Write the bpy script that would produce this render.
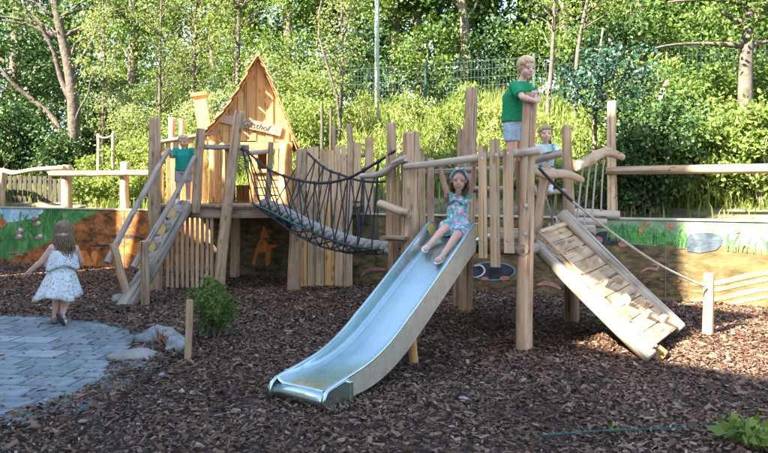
import bpy, bmesh, math, random
import numpy as np
from mathutils import Vector, Matrix, noise

for o in list(bpy.data.objects):
    bpy.data.objects.remove(o)
random.seed(7)
rng = np.random.default_rng(7)
scene = bpy.context.scene
COL = scene.collection
V = Vector
R = math.radians

# ------------------------------------------------------------------ camera
F, CX, HY, CH = 700.0, 384.0, 184.0, 1.55        # focal length in photo pixels, centre column, horizon row, eye height
cam_d = bpy.data.cameras.new('camera')
cam_d.sensor_width = 36.0
cam_d.lens = F / 768.0 * 36.0
cam_d.shift_y = -(226.5 - HY) / 768.0
cam_d.clip_start = 0.05
cam_d.clip_end = 900.0
cam = bpy.data.objects.new('camera', cam_d)
cam.location = (0, 0, CH)
cam.rotation_euler = (R(90), 0, 0)
COL.objects.link(cam)
scene.camera = cam

# ------------------------------------------------------------------ sky and sun
SH = V((0.80, 0.60, 0.0))                          # way the light travels over the ground
ELEV = R(40)
world = bpy.data.worlds.new('World')
scene.world = world
world.use_nodes = True
wn = world.node_tree.nodes
wl = world.node_tree.links
sky = wn.new('ShaderNodeTexSky')
sky.sky_type = 'NISHITA'
sky.sun_disc = False
sky.sun_elevation = ELEV
sky.sun_rotation = math.atan2(-SH.x, -SH.y)
sky.air_density = 1.0
sky.dust_density = 1.0
bg = wn['Background']
bg.inputs['Strength'].default_value = 0.078
wl.new(sky.outputs[0], bg.inputs['Color'])
sun_d = bpy.data.lights.new('sun', 'SUN')
sun_d.energy = 4.3
sun_d.angle = R(0.53)
sun_d.color = (1.0, 0.92, 0.79)
sun = bpy.data.objects.new('sun', sun_d)
COL.objects.link(sun)
sun_dir = V((SH.x * math.cos(ELEV), SH.y * math.cos(ELEV), -math.sin(ELEV)))
sun.rotation_euler = sun_dir.to_track_quat('-Z', 'Y').to_euler()
sun.location = (-20, -15, 25)
scene.view_settings.view_transform = 'Standard'
scene.view_settings.look = 'None'
scene.view_settings.exposure = 3.15
scene.view_settings.gamma = 1.0
scene.view_settings.use_curve_mapping = False
scene.render.engine = 'CYCLES'
scene.cycles.max_bounces = 8
scene.cycles.transparent_max_bounces = 8

# ------------------------------------------------------------------ placing helpers
def P(px, py, d):
    """photo pixel and distance -> world point"""
    return V(((px - CX) / F * d, d, CH - (py - HY) / F * d))
def G(px, d, z=0.0):
    return V(((px - CX) / F * d, d, z))
W0 = V((-7.6, 13.9, 0)); WD = V((0.923, -0.383, 0)).normalized(); NB = V((-WD.y, WD.x, 0))
WH = 1.07                                          # height of the painted wall
def wall_pt(t, o=0.0, z=0.0):
    p = W0 + WD * t + NB * o
    return V((p.x, p.y, z))
def ray_o(px, o):
    """point of the picture column px that stands o metres behind the painted wall"""
    k = (px - CX) / F
    d = (o + W0.dot(NB)) / (NB.x * k + NB.y)
    return V((k * d, d, 0))
def wall_t(px):
    return (ray_o(px, 0) - W0).dot(WD)
def terr(o, t=0.0):
    def ss(a, b, x):
        x = min(1, max(0, (x - a) / (b - a))); return x * x * (3 - 2 * x)
    z = 1.05 + 0.25 * ss(0.3, 1.6, o) + 1.75 * ss(1.2, 5.8, o) + 0.7 * ss(6, 24, o)
    z += 0.10 * ss(0.6, 2.0, o) * noise.noise(V((t * 0.5, o * 0.6, 3.1)))
    return z
def on_bank(px, o):
    p = ray_o(px, o)
    p.z = terr(o, (p - W0).dot(WD))
    return p

# ------------------------------------------------------------------ object helpers
WM = {}
def reg(o, M, parent):
    COL.objects.link(o)
    WM[o.name] = M
    if parent is not None:
        o.parent = parent
        o.matrix_local = WM[parent.name].inverted() @ M
    else:
        o.matrix_world = M
    return o
def tag(o, label=None, cat=None, group=None, kind=None):
    if label: o['label'] = label
    if cat: o['category'] = cat
    if group: o['group'] = group
    if kind: o['kind'] = kind
    return o
def thing(name, label, cat, loc, group=None):
    o = bpy.data.objects.new(name, None)
    o.empty_display_size = 0.1
    reg(o, Matrix.Translation(V(loc)), None)
    return tag(o, label, cat, group)
def link(name, me, mat, parent=None, M=None):
    o = bpy.data.objects.new(name, me)
    if mat is not None and not me.materials:
        me.materials.append(mat)
    return reg(o, M if M is not None else Matrix.Identity(4), parent)
def bm_mesh(bm, name, smooth=False):
    me = bpy.data.meshes.new(name)
    bm.normal_update()
    bm.to_mesh(me); bm.free()
    if smooth:
        me.polygons.foreach_set('use_smooth', [True] * len(me.polygons))
    return me
def np_mesh(name, verts, faces, smooth=False):
    """verts (n,3); faces (m,k) all with k corners"""
    me = bpy.data.meshes.new(name)
    verts = np.asarray(verts, dtype=np.float32); faces = np.asarray(faces, dtype=np.int32)
    m, k = faces.shape
    me.vertices.add(len(verts)); me.vertices.foreach_set('co', verts.ravel())
    me.loops.add(m * k); me.loops.foreach_set('vertex_index', faces.ravel())
    me.polygons.add(m)
    me.polygons.foreach_set('loop_start', np.arange(0, m * k, k, dtype=np.int32))
    if smooth:
        me.polygons.foreach_set('use_smooth', np.ones(m, dtype=bool))
    me.update(calc_edges=True)
    return me
def set_tone(me, per_face, k):
    """one random value for each leaf, chip or blade (its own colour)"""
    a = me.attributes.new('tone', 'FLOAT', 'POINT')
    a.data.foreach_set('value', np.repeat(per_face, k).astype(np.float32))

def frame(p0, p1, hint=None):
    """matrix with local Z from p0 to p1, local Y near hint"""
    z = (V(p1) - V(p0)).normalized()
    h = V(hint) if hint is not None else (V((0, -1, 0)) if abs(z.y) < 0.9 else V((0, 0, 1)))
    x = h.cross(z)
    if x.length < 1e-4: x = V((1, 0, 0)).cross(z)
    x.normalize(); y = z.cross(x)
    M = Matrix((x, y, z)).transposed().to_4x4()
    M.translation = V(p0)
    return M

# ------------------------------------------------------------------ materials
def mk(name):
    m = bpy.data.materials.new(name); m.use_nodes = True
    nt = m.node_tree; b = nt.nodes['Principled BSDF']
    return m, nt, b
def node(nt, t, **kw):
    n = nt.nodes.new(t)
    for k, v in kw.items():
        if k in n.inputs: n.inputs[k].default_value = v
        else: setattr(n, k, v)
    return n
def ramp(nt, stops, interp='LINEAR'):
    r = nt.nodes.new('ShaderNodeValToRGB'); cr = r.color_ramp; cr.interpolation = interp
    while len(cr.elements) < len(stops): cr.elements.new(0.5)
    for e, (p, c) in zip(cr.elements, stops):
        e.position = p; e.color = (c[0], c[1], c[2], 1)
    return r
def wood(name, dark, mid, light, rough=0.75, along=1.3, across=22.0, bump=0.35, weather=None, wamt=0.0):
    """grain runs along each piece's own Z; every piece is offset and toned by its own random value"""
    m, nt, b = mk(name); L = nt.links.new
    tc = node(nt, 'ShaderNodeTexCoord'); oi = node(nt, 'ShaderNodeObjectInfo')
    mp = node(nt, 'ShaderNodeMapping'); mp.inputs['Scale'].default_value = (across, across, along)
    ad = node(nt, 'ShaderNodeVectorMath', operation='ADD')
    sc = node(nt, 'ShaderNodeVectorMath', operation='SCALE'); sc.inputs['Scale'].default_value = 57.0
    cmb = node(nt, 'ShaderNodeCombineXYZ')
    for i in range(3): L(oi.outputs['Random'], cmb.inputs[i])
    L(cmb.outputs[0], sc.inputs[0]); L(tc.outputs['Object'], mp.inputs['Vector'])
    L(mp.outputs[0], ad.inputs[0]); L(sc.outputs[0], ad.inputs[1])
    n1 = node(nt, 'ShaderNodeTexNoise', Scale=1.0, Detail=6.0, Roughness=0.62, Distortion=0.6)
    L(ad.outputs[0], n1.inputs['Vector'])
    r1 = ramp(nt, [(0.28, dark), (0.5, mid), (0.72, light)])
    L(n1.outputs['Fac'], r1.inputs['Fac'])
    # knots and stains
    mp2 = node(nt, 'ShaderNodeMapping'); mp2.inputs['Scale'].default_value = (6, 6, 3)
    ad2 = node(nt, 'ShaderNodeVectorMath', operation='ADD')
    L(tc.outputs['Object'], mp2.inputs['Vector']); L(mp2.outputs[0], ad2.inputs[0]); L(sc.outputs[0], ad2.inputs[1])
    n2 = node(nt, 'ShaderNodeTexNoise', Scale=1.0, Detail=3.0, Roughness=0.6)
    L(ad2.outputs[0], n2.inputs['Vector'])
    mx = node(nt, 'ShaderNodeMix', data_type='RGBA', blend_type='MULTIPLY'); mx.inputs['Factor'].default_value = 1.0
    r2 = ramp(nt, [(0.3, (0.62, 0.58, 0.54)), (0.48, (1, 1, 1)), (1, (1.0, 1.0, 1.0))])
    L(n2.outputs['Fac'], r2.inputs['Fac'])
    L(r1.outputs[0], mx.inputs['A']); L(r2.outputs[0], mx.inputs['B'])
    vor = node(nt, 'ShaderNodeTexVoronoi', Scale=1.0); vor.feature = 'F1'
    mp3 = node(nt, 'ShaderNodeMapping'); mp3.inputs['Scale'].default_value = (9, 9, 3.2)
    ad3 = node(nt, 'ShaderNodeVectorMath', operation='ADD')
    L(tc.outputs['Object'], mp3.inputs['Vector']); L(mp3.outputs[0], ad3.inputs[0]); L(sc.outputs[0], ad3.inputs[1])
    L(ad3.outputs[0], vor.inputs['Vector'])
    rk = ramp(nt, [(0.0, (0.3, 0.22, 0.16)), (0.13, (0.55, 0.45, 0.38)), (0.2, (1, 1, 1))])
    L(vor.outputs['Distance'], rk.inputs['Fac'])
    mk2 = node(nt, 'ShaderNodeMix', data_type='RGBA', blend_type='MULTIPLY'); mk2.inputs['Factor'].default_value = 0.8
    L(mx.outputs['Result'], mk2.inputs['A']); L(rk.outputs[0], mk2.inputs['B'])
    hv = node(nt, 'ShaderNodeHueSaturation')
    mr = node(nt, 'ShaderNodeMapRange'); mr.inputs['To Min'].default_value = 0.78; mr.inputs['To Max'].default_value = 1.18
    L(oi.outputs['Random'], mr.inputs['Value']); L(mr.outputs[0], hv.inputs['Value'])
    L(mk2.outputs['Result'], hv.inputs['Color'])
    out = hv.outputs['Color']
    if weather:
        n3 = node(nt, 'ShaderNodeTexNoise', Scale=2.5, Detail=4.0)
        L(ad2.outputs[0], n3.inputs['Vector'])
        r3 = ramp(nt, [(0.42, (0, 0, 0)), (0.62, (wamt, wamt, wamt))]); L(n3.outputs['Fac'], r3.inputs['Fac'])
        mw = node(nt, 'ShaderNodeMix', data_type='RGBA'); mw.inputs['B'].default_value = (*weather, 1)
        L(r3.outputs[0], mw.inputs['Factor']); L(out, mw.inputs['A']); out = mw.outputs['Result']
    # drying cracks along the grain
    mp4 = node(nt, 'ShaderNodeMapping'); mp4.inputs['Scale'].default_value = (across * 1.6, across * 1.6, along * 0.7)
    ad4 = node(nt, 'ShaderNodeVectorMath', operation='ADD')
    L(tc.outputs['Object'], mp4.inputs['Vector']); L(mp4.outputs[0], ad4.inputs[0]); L(sc.outputs[0], ad4.inputs[1])
    n4 = node(nt, 'ShaderNodeTexNoise', Scale=1.0, Detail=2.0); L(ad4.outputs[0], n4.inputs['Vector'])
    r4 = ramp(nt, [(0.33, (0.30, 0.26, 0.23)), (0.40, (1, 1, 1))]); L(n4.outputs['Fac'], r4.inputs['Fac'])
    mc = node(nt, 'ShaderNodeMix', data_type='RGBA', blend_type='MULTIPLY'); mc.inputs['Factor'].default_value = 0.85
    L(out, mc.inputs['A']); L(r4.outputs[0], mc.inputs['B']); out = mc.outputs['Result']
    L(out, b.inputs['Base Color'])
    b.inputs['Roughness'].default_value = rough
    b.inputs['Specular IOR Level'].default_value = 0.25
    bp = node(nt, 'ShaderNodeBump', Strength=bump, Distance=0.01)
    L(n1.outputs['Fac'], bp.inputs['Height']); L(bp.outputs[0], b.inputs['Normal'])
    return m
def plain(name, c1, c2, scale=8.0, rough=0.7, bump=0.0, metal=0.0, spec=0.3, detail=5.0):
    m, nt, b = mk(name); L = nt.links.new
    tc = node(nt, 'ShaderNodeTexCoord')
    n = node(nt, 'ShaderNodeTexNoise', Scale=scale, Detail=detail, Roughness=0.6)
    L(tc.outputs['Object'], n.inputs['Vector'])
    r = ramp(nt, [(0.32, c1), (0.68, c2)]); L(n.outputs['Fac'], r.inputs['Fac'])
    L(r.outputs[0], b.inputs['Base Color'])
    b.inputs['Roughness'].default_value = rough; b.inputs['Metallic'].default_value = metal
    b.inputs['Specular IOR Level'].default_value = spec
    if bump:
        bp = node(nt, 'ShaderNodeBump', Strength=bump, Distance=0.02)
        L(n.outputs['Fac'], bp.inputs['Height']); L(bp.outputs[0], b.inputs['Normal'])
    return m
def leafmat(name, c_lo, c_mid, c_hi, trans=0.35, rough=0.5, spec=0.35):
    m, nt, b = mk(name); L = nt.links.new
    at = node(nt, 'ShaderNodeAttribute', attribute_name='tone')
    r = ramp(nt, [(0.0, c_lo), (0.5, c_mid), (1.0, c_hi)])
    L(at.outputs['Fac'], r.inputs['Fac'])
    L(r.outputs[0], b.inputs['Base Color'])
    b.inputs['Roughness'].default_value = rough; b.inputs['Specular IOR Level'].default_value = spec
    tr = node(nt, 'ShaderNodeBsdfTranslucent')
    mu = node(nt, 'ShaderNodeMix', data_type='RGBA', blend_type='MULTIPLY'); mu.inputs['Factor'].default_value = 1.0
    mu.inputs['B'].default_value = (1.25, 1.25, 0.55, 1)
    L(r.outputs[0], mu.inputs['A']); L(mu.outputs['Result'], tr.inputs['Color'])
    ms = node(nt, 'ShaderNodeMixShader'); ms.inputs['Fac'].default_value = trans
    L(b.outputs[0], ms.inputs[1]); L(tr.outputs[0], ms.inputs[2])
    L(ms.outputs[0], nt.nodes['Material Output'].inputs['Surface'])
    return m

M_POST = wood('weathered_post', (0.211, 0.112, 0.057), (0.472, 0.288, 0.157), (0.662, 0.445, 0.270), weather=(0.422, 0.342, 0.257), wamt=0.45)
M_GREY = wood('grey_pole', (0.231, 0.184, 0.137), (0.407, 0.330, 0.254), (0.570, 0.475, 0.372))
M_PLANK = wood('tower_plank', (0.272, 0.148, 0.072), (0.529, 0.329, 0.176), (0.686, 0.457, 0.260), across=30, along=1.0, weather=(0.458, 0.365, 0.267), wamt=0.5)
M_LARCH = wood('larch_board', (0.418, 0.190, 0.064), (0.639, 0.339, 0.120), (0.727, 0.443, 0.196), across=26, along=0.8)
M_SHINGLE = wood('larch_shingle', (0.284, 0.132, 0.052), (0.462, 0.236, 0.091), (0.567, 0.333, 0.156), across=30, along=2)
M_PALE = wood('pale_rail', (0.33, 0.21, 0.12), (0.50, 0.345, 0.215), (0.58, 0.43, 0.29))
M_DECK = wood('deck_board', (0.172, 0.115, 0.075), (0.310, 0.218, 0.149), (0.425, 0.316, 0.224))
M_DARKB = wood('dark_paling', (0.040, 0.036, 0.024), (0.068, 0.061, 0.042), (0.096, 0.084, 0.060))
M_END = plain('cut_wood', (0.62, 0.40, 0.12), (0.74, 0.54, 0.22), 25, 0.8, 0.2)
M_BARK = plain('tree_bark', (0.10, 0.075, 0.055), (0.24, 0.19, 0.145), 9, 0.9, 0.8)
M_BARKP = plain('pale_bark', (0.058, 0.049, 0.036), (0.143, 0.120, 0.091), 9, 0.9, 0.6)
M_BARKM = plain('grey_brown_bark', (0.05, 0.04, 0.03), (0.16, 0.125, 0.095), 14, 0.9, 0.9)
M_TWIG = plain('twig', (0.16, 0.12, 0.08), (0.30, 0.24, 0.17), 12, 0.9)
# ------------------------------------------------------------------ shape helpers
def log_mesh(length, r0, r1, sides=10, segs=6, wob=0.10, bend=0.0, seed=0, rough=0.05, points=None, radii=None, dome=0.25):
    """a debarked trunk: uneven round section, gentle bends, eased ends; runs along local Z"""
    rd = random.Random(seed)
    off = V((rd.random() * 50, rd.random() * 50, rd.random() * 50))
    ph = [rd.random() * 6.28 for _ in range(4)]
    bm = bmesh.new(); rings = []
    ts = [0.0, 0.012] + [i / segs for i in range(1, segs)] + [0.988, 1.0]
    for i, t in enumerate(ts):
        if points:
            f = t * (len(points) - 1); k = min(int(f), len(points) - 2); u = f - k
            p_ = points[max(k - 1, 0)]; a = points[k]; b = points[k + 1]; n_ = points[min(k + 2, len(points) - 1)]
            c = 0.5 * ((2 * a) + (b - p_) * u + (2 * p_ - 5 * a + 4 * b - n_) * u * u + (3 * a - p_ - 3 * b + n_) * u ** 3)
        else:
            c = V((0, 0, t * length))
            c.x += bend * math.sin(t * math.pi) + wob * r0 * math.sin(t * 5.1 + ph[0]) * min(1, 4 * t * (1 - t) + 0.2)
            c.y += wob * r0 * math.sin(t * 6.3 + ph[1])
        if radii:
            f = t * (len(radii) - 1); k = min(int(f), len(radii) - 2); rr = radii[k] + (radii[k + 1] - radii[k]) * (f - k)
        else:
            rr = r0 + (r1 - r0) * t
        if i == 0 or i == len(ts) - 1: rr *= (1 - dome * 0.35)
        ring = []
        for j in range(sides):
            a = 2 * math.pi * j / sides
            n = noise.noise(off + V((math.cos(a) * 0.9, math.sin(a) * 0.9, t * length * 2.2)))
            r_ = rr * (1 + rough * 2.2 * n + 0.03 * math.sin(2 * a + ph[2]) + 0.02 * math.sin(3 * a + ph[3]))
            ring.append(bm.verts.new(c + V((math.cos(a) * r_, math.sin(a) * r_, 0))))
        rings.append(ring)
    for a, b in zip(rings, rings[1:]):
        for j in range(sides):
            f = bm.faces.new((a[j], a[(j + 1) % sides], b[(j + 1) % sides], b[j])); f.smooth = True
    bm.faces.new(list(reversed(rings[0]))); bm.faces.new(rings[-1])
    return bm_mesh(bm, 'log')
SEED = [100]
def log(name, p0, p1, r0, r1=None, mat=None, parent=None, **kw):
    SEED[0] += 1
    p0, p1 = V(p0), V(p1)
    M = frame(p0, p1)
    me = log_mesh((p1 - p0).length, r0, r0 * 0.9 if r1 is None else r1, seed=SEED[0], **kw)
    return link(name, me, mat or M_POST, parent, M)
def bent(name, pts, radii, mat, parent=None, sides=10, segs=14, rough=0.05):
    """a log through several world points"""
    SEED[0] += 1
    p0, p1 = V(pts[0]), V(pts[-1])
    M = frame(p0, p1); Mi = M.inverted()
    lp = [Mi @ V(p) for p in pts]
    me = log_mesh((p1 - p0).length, radii[0], radii[-1], sides=sides, segs=segs, seed=SEED[0], points=lp, radii=radii, rough=rough)
    return link(name, me, mat, parent, M)
def plank_mesh(length, w, th, seed=0, ch=0.004, taper=0.0, slant=0.0, bow=0.0):
    rd = random.Random(seed)
    bm = bmesh.new(); rings = []
    sec = [(-w / 2 + ch, -th / 2), (w / 2 - ch, -th / 2), (w / 2, -th / 2 + ch), (w / 2, th / 2 - ch),
           (w / 2 - ch, th / 2), (-w / 2 + ch, th / 2), (-w / 2, th / 2 - ch), (-w / 2, -th / 2 + ch)]
    for t in (0.0, 0.35, 0.7, 1.0):
        k = 1 + taper * (t - 0.5) + rd.uniform(-0.03, 0.03)
        dx = bow * math.sin(t * math.pi) + rd.uniform(-0.003, 0.003)
        rings.append([bm.verts.new((x * k + dx, y + rd.uniform(-0.001, 0.001), t * length + (slant * x / w if t == 1.0 else 0))) for x, y in sec])
    for a, b in zip(rings, rings[1:]):
        for j in range(8):
            bm.faces.new((a[j], a[(j + 1) % 8], b[(j + 1) % 8], b[j]))
    bm.faces.new(list(reversed(rings[0]))); bm.faces.new(rings[-1])
    return bm_mesh(bm, 'plank')
def plank(name, p0, p1, w, th, mat, parent=None, face=(0, -1, 0), **kw):
    """board from p0 to p1, its broad side facing `face`"""
    SEED[0] += 1
    M = frame(p0, p1, hint=face)
    me = plank_mesh((V(p1) - V(p0)).length, w, th, seed=SEED[0], **kw)
    return link(name, me, mat, parent, M)
def tube_into(bm, pts, r, sides=6, closed_ends=True, r1=None):
    rings = []; prev = None
    pts = [V(p) for p in pts]
    for i, p in enumerate(pts):
        d = (pts[min(i + 1, len(pts) - 1)] - pts[max(i - 1, 0)]).normalized()
        x = prev if prev is not None else (V((0, 0, 1)) if abs(d.z) < 0.9 else V((1, 0, 0)))
        x = (x - d * x.dot(d))
        if x.length < 1e-5: x = V((1, 0, 0)) - d * d.x
        x.normalize(); prev = x; y = d.cross(x)
        rr = r if r1 is None else r + (r1 - r) * i / (len(pts) - 1)
        rings.append([bm.verts.new(p + (x * math.cos(2 * math.pi * j / sides) + y * math.sin(2 * math.pi * j / sides)) * rr) for j in range(sides)])
    for a, b in zip(rings, rings[1:]):
        for j in range(sides):
            f = bm.faces.new((a[j], a[(j + 1) % sides], b[(j + 1) % sides], b[j])); f.smooth = True
    if closed_ends:
        bm.faces.new(list(reversed(rings[0]))); bm.faces.new(rings[-1])
def spline(pts, n):
    pts = [V(p) for p in pts]; out = []
    for i in range(n + 1):
        f = i / n * (len(pts) - 1); k = min(int(f), len(pts) - 2); u = f - k
        p_ = pts[max(k - 1, 0)]; a = pts[k]; b = pts[k + 1]; n_ = pts[min(k + 2, len(pts) - 1)]
        out.append(0.5 * ((2 * a) + (b - p_) * u + (2 * p_ - 5 * a + 4 * b - n_) * u * u + (3 * a - p_ - 3 * b + n_) * u ** 3))
    return out
def rope(name, pts, r, mat, parent=None, n=24, sides=6):
    bm = bmesh.new(); tube_into(bm, spline(pts, n), r, sides)
    return link(name, bm_mesh(bm, name), mat, parent)
def box_bm(bm, x0, x1, y0, y1, z0, z1, M=None):
    vs = [V((x, y, z)) for z in (z0, z1) for x, y in ((x0, y0), (x1, y0), (x1, y1), (x0, y1))]
    if M is not None: vs = [M @ v for v in vs]
    vs = [bm.verts.new(v) for v in vs]
    for f in ((3, 2, 1, 0), (4, 5, 6, 7), (0, 1, 5, 4), (1, 2, 6, 5), (2, 3, 7, 6), (3, 0, 4, 7)):
        bm.faces.new([vs[i] for i in f])
def flat_poly(name, pts, mat, parent, M, th=0.003):
    """a thin painted shape: 2-D outline in the plane of M (local X right, Z up), facing local -Y"""
    bm = bmesh.new()
    a = [bm.verts.new((x, -th, z)) for x, z in pts]
    f = bm.faces.new(a)
    f.normal_update()
    if f.normal.y > 0: f.normal_flip()
    bmesh.ops.triangulate(bm, faces=[f])
    return link(name, bm_mesh(bm, name), mat, parent, M)

# ------------------------------------------------------------------ ground
def mulch_material():
    m, nt, b = mk('bark_mulch_bed'); L = nt.links.new
    tc = node(nt, 'ShaderNodeTexCoord')
    n1 = node(nt, 'ShaderNodeTexNoise', Scale=38.0, Detail=6.0, Roughness=0.75)
    n2 = node(nt, 'ShaderNodeTexNoise', Scale=0.9, Detail=3.0)
    L(tc.outputs['Object'], n1.inputs['Vector']); L(tc.outputs['Object'], n2.inputs['Vector'])
    r1 = ramp(nt, [(0.3, (0.022, 0.012, 0.008)), (0.55, (0.075, 0.042, 0.028)), (0.75, (0.15, 0.095, 0.068))])
    L(n1.outputs['Fac'], r1.inputs['Fac']); L(r1.outputs[0], b.inputs['Base Color'])
    b.inputs['Roughness'].default_value = 0.9
    bp = node(nt, 'ShaderNodeBump', Strength=1.0, Distance=0.03)
    L(n1.outputs['Fac'], bp.inputs['Height']); L(bp.outputs[0], b.inputs['Normal'])
    return m
bm = bmesh.new()
vs = [bm.verts.new(p) for p in ((-300, -300, 0), (300, -300, 0), (300, 300, 0), (-300, 300, 0))]
bm.faces.new(vs)
tag(link('ground', bm_mesh(bm, 'ground'), mulch_material()), kind='structure')

# bank behind the painted wall
def bank_material():
    m, nt, b = mk('bank_soil'); L = nt.links.new
    tc = node(nt, 'ShaderNodeTexCoord')
    n1 = node(nt, 'ShaderNodeTexNoise', Scale=1.2, Detail=6.0, Roughness=0.65)
    n2 = node(nt, 'ShaderNodeTexNoise', Scale=25.0, Detail=5.0, Roughness=0.7)
    L(tc.outputs['Object'], n1.inputs['Vector']); L(tc.outputs['Object'], n2.inputs['Vector'])
    r1 = ramp(nt, [(0.42, (0.27, 0.22, 0.15)), (0.60, (0.09, 0.11, 0.04))])
    L(n1.outputs['Fac'], r1.inputs['Fac'])
    mx = node(nt, 'ShaderNodeMix', data_type='RGBA', blend_type='MULTIPLY'); mx.inputs['Factor'].default_value = 1.0
    r2 = ramp(nt, [(0.25, (0.45, 0.42, 0.4)), (0.65, (1.15, 1.1, 1.05))]); L(n2.outputs['Fac'], r2.inputs['Fac'])
    L(r1.outputs[0], mx.inputs['A']); L(r2.outputs[0], mx.inputs['B']); L(mx.outputs['Result'], b.inputs['Base Color'])
    b.inputs['Roughness'].default_value = 0.95
    bp = node(nt, 'ShaderNodeBump', Strength=0.8, Distance=0.05); L(n2.outputs['Fac'], bp.inputs['Height']); L(bp.outputs[0], b.inputs['Normal'])
    return m
os_ = [0.06, 0.3, 0.6, 0.9, 1.3, 1.7, 2.1, 2.6, 3.1, 3.7, 4.3, 5.0, 5.6, 6.3, 8, 11, 15, 20, 30, 60, 140]
ts_ = [-160, -60, -30] + [(-16 + 0.7 * i) for i in range(62)] + [40, 70, 160]
vv = [wall_pt(t, o, terr(o, t)) for o in os_ for t in ts_]
ff = []
nT = len(ts_)
for i in range(len(os_) - 1):
    for j in range(nT - 1):
        a = i * nT + j; ff.append((a, a + 1, a + nT + 1, a + nT))
tag(link('hillside', np_mesh('hillside', [tuple(v) for v in vv], ff, True), bank_material()), kind='structure')

# ------------------------------------------------------------------ unseen building behind the camera, outline shaped to cast the big shade
M_REND = plain('pale_render', (0.62, 0.58, 0.52), (0.70, 0.66, 0.60), 3, 0.9)
M_ROOF = plain('grey_roof', (0.12, 0.11, 0.11), (0.18, 0.17, 0.16), 6, 0.8)
M_WGLASS = plain('window_glass', (0.03, 0.04, 0.05), (0.05, 0.06, 0.07), 2, 0.08, spec=0.6)
M_WHITEP = plain('white_paint', (0.74, 0.74, 0.72), (0.80, 0.80, 0.78), 5, 0.5)
SD = -7.0                                            # the facade stands 7 m towards the sun
UM = V((SH.y, -SH.x, 0))                             # to the right as the sun sees it
def uz(u, v): return (u, (v - SD * math.sin(ELEV)) / math.cos(ELEV))
BM_ = Matrix((UM, -SH, V((0, 0, 1)))).transposed().to_4x4()   # local X=u, local Y towards the sun, local Z up
BM_.translation = SH * SD
def prism(name, outline, depth, mat, parent, y0=0.0):
    bm = bmesh.new()
    a = [bm.verts.new((x, y0, z)) for x, z in outline]; b = [bm.verts.new((x, y0 + depth, z)) for x, z in outline]
    bm.faces.new(a); bm.faces.new(list(reversed(b)))
    n = len(a)
    for i in range(n): bm.faces.new((a[i], b[i], b[(i + 1) % n], a[(i + 1) % n]))
    bmesh.ops.recalc_face_normals(bm, faces=bm.faces[:])
    return link(name, bm_mesh(bm, name), mat, parent, BM_)
bld = thing('shade_building', 'pale rendered nursery building with grey roof across the yard from the slide', 'building', SH * SD)
main = [(-13.0, 0), (9.0, 0), uz(9.0, 3.72), uz(-2.5, 3.70), uz(-3.4, 3.58), uz(-4.22, 3.55), uz(-4.36, 3.95), uz(-4.9, 3.95), uz(-9.75, 3.5), uz(-9.76, 4.25), uz(-10.5, 4.25), uz(-10.51, 3.45), uz(-12.70, 3.5), uz(-12.98, 2.4)]  # eave steps drawn from the wanted shadow edges
prism('wall', main, 8.0, M_REND, bld)
left = [(-30, 0), (-13.10, 0), uz(-13.10, 3.32), uz(-14.2, 3.0), uz(-15.0, 2.72), uz(-30, 2.6)]  # gap beside it is left to let a strip of sun through
prism('wall', left, 8.0, M_REND, bld)
blk = [uz(-9.74, 3.40), uz(-4.95, 3.60), uz(-4.95, 7.4), uz(-9.74, 7.4)]  # added block, shaped to shade the tower and rope bridge
st = prism('shade_block', blk, 4.0, M_REND, bld, y0=0.05)
prism('shade_slab', [uz(-4.95, 3.65), uz(-4.62, 3.74), uz(-4.42, 3.90), uz(-4.3, 4.35), uz(-4.0, 4.55), uz(-3.85, 4.6), uz(-3.85, 5.45), uz(-4.95, 5.45)], 0.6, M_WHITEP, bld, y0=0.06)  # added slab, lower edge cut to shade the tower and upper ramp
for u in range(-11, 9, 3):
    for z in (1.0, 4.2, 7.3):
        prism('window', [(u, z), (u + 1.5, z), (u + 1.5, z + 1.7), (u, z + 1.7)], 0.03, M_WGLASS, bld, y0=-0.035)
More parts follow.
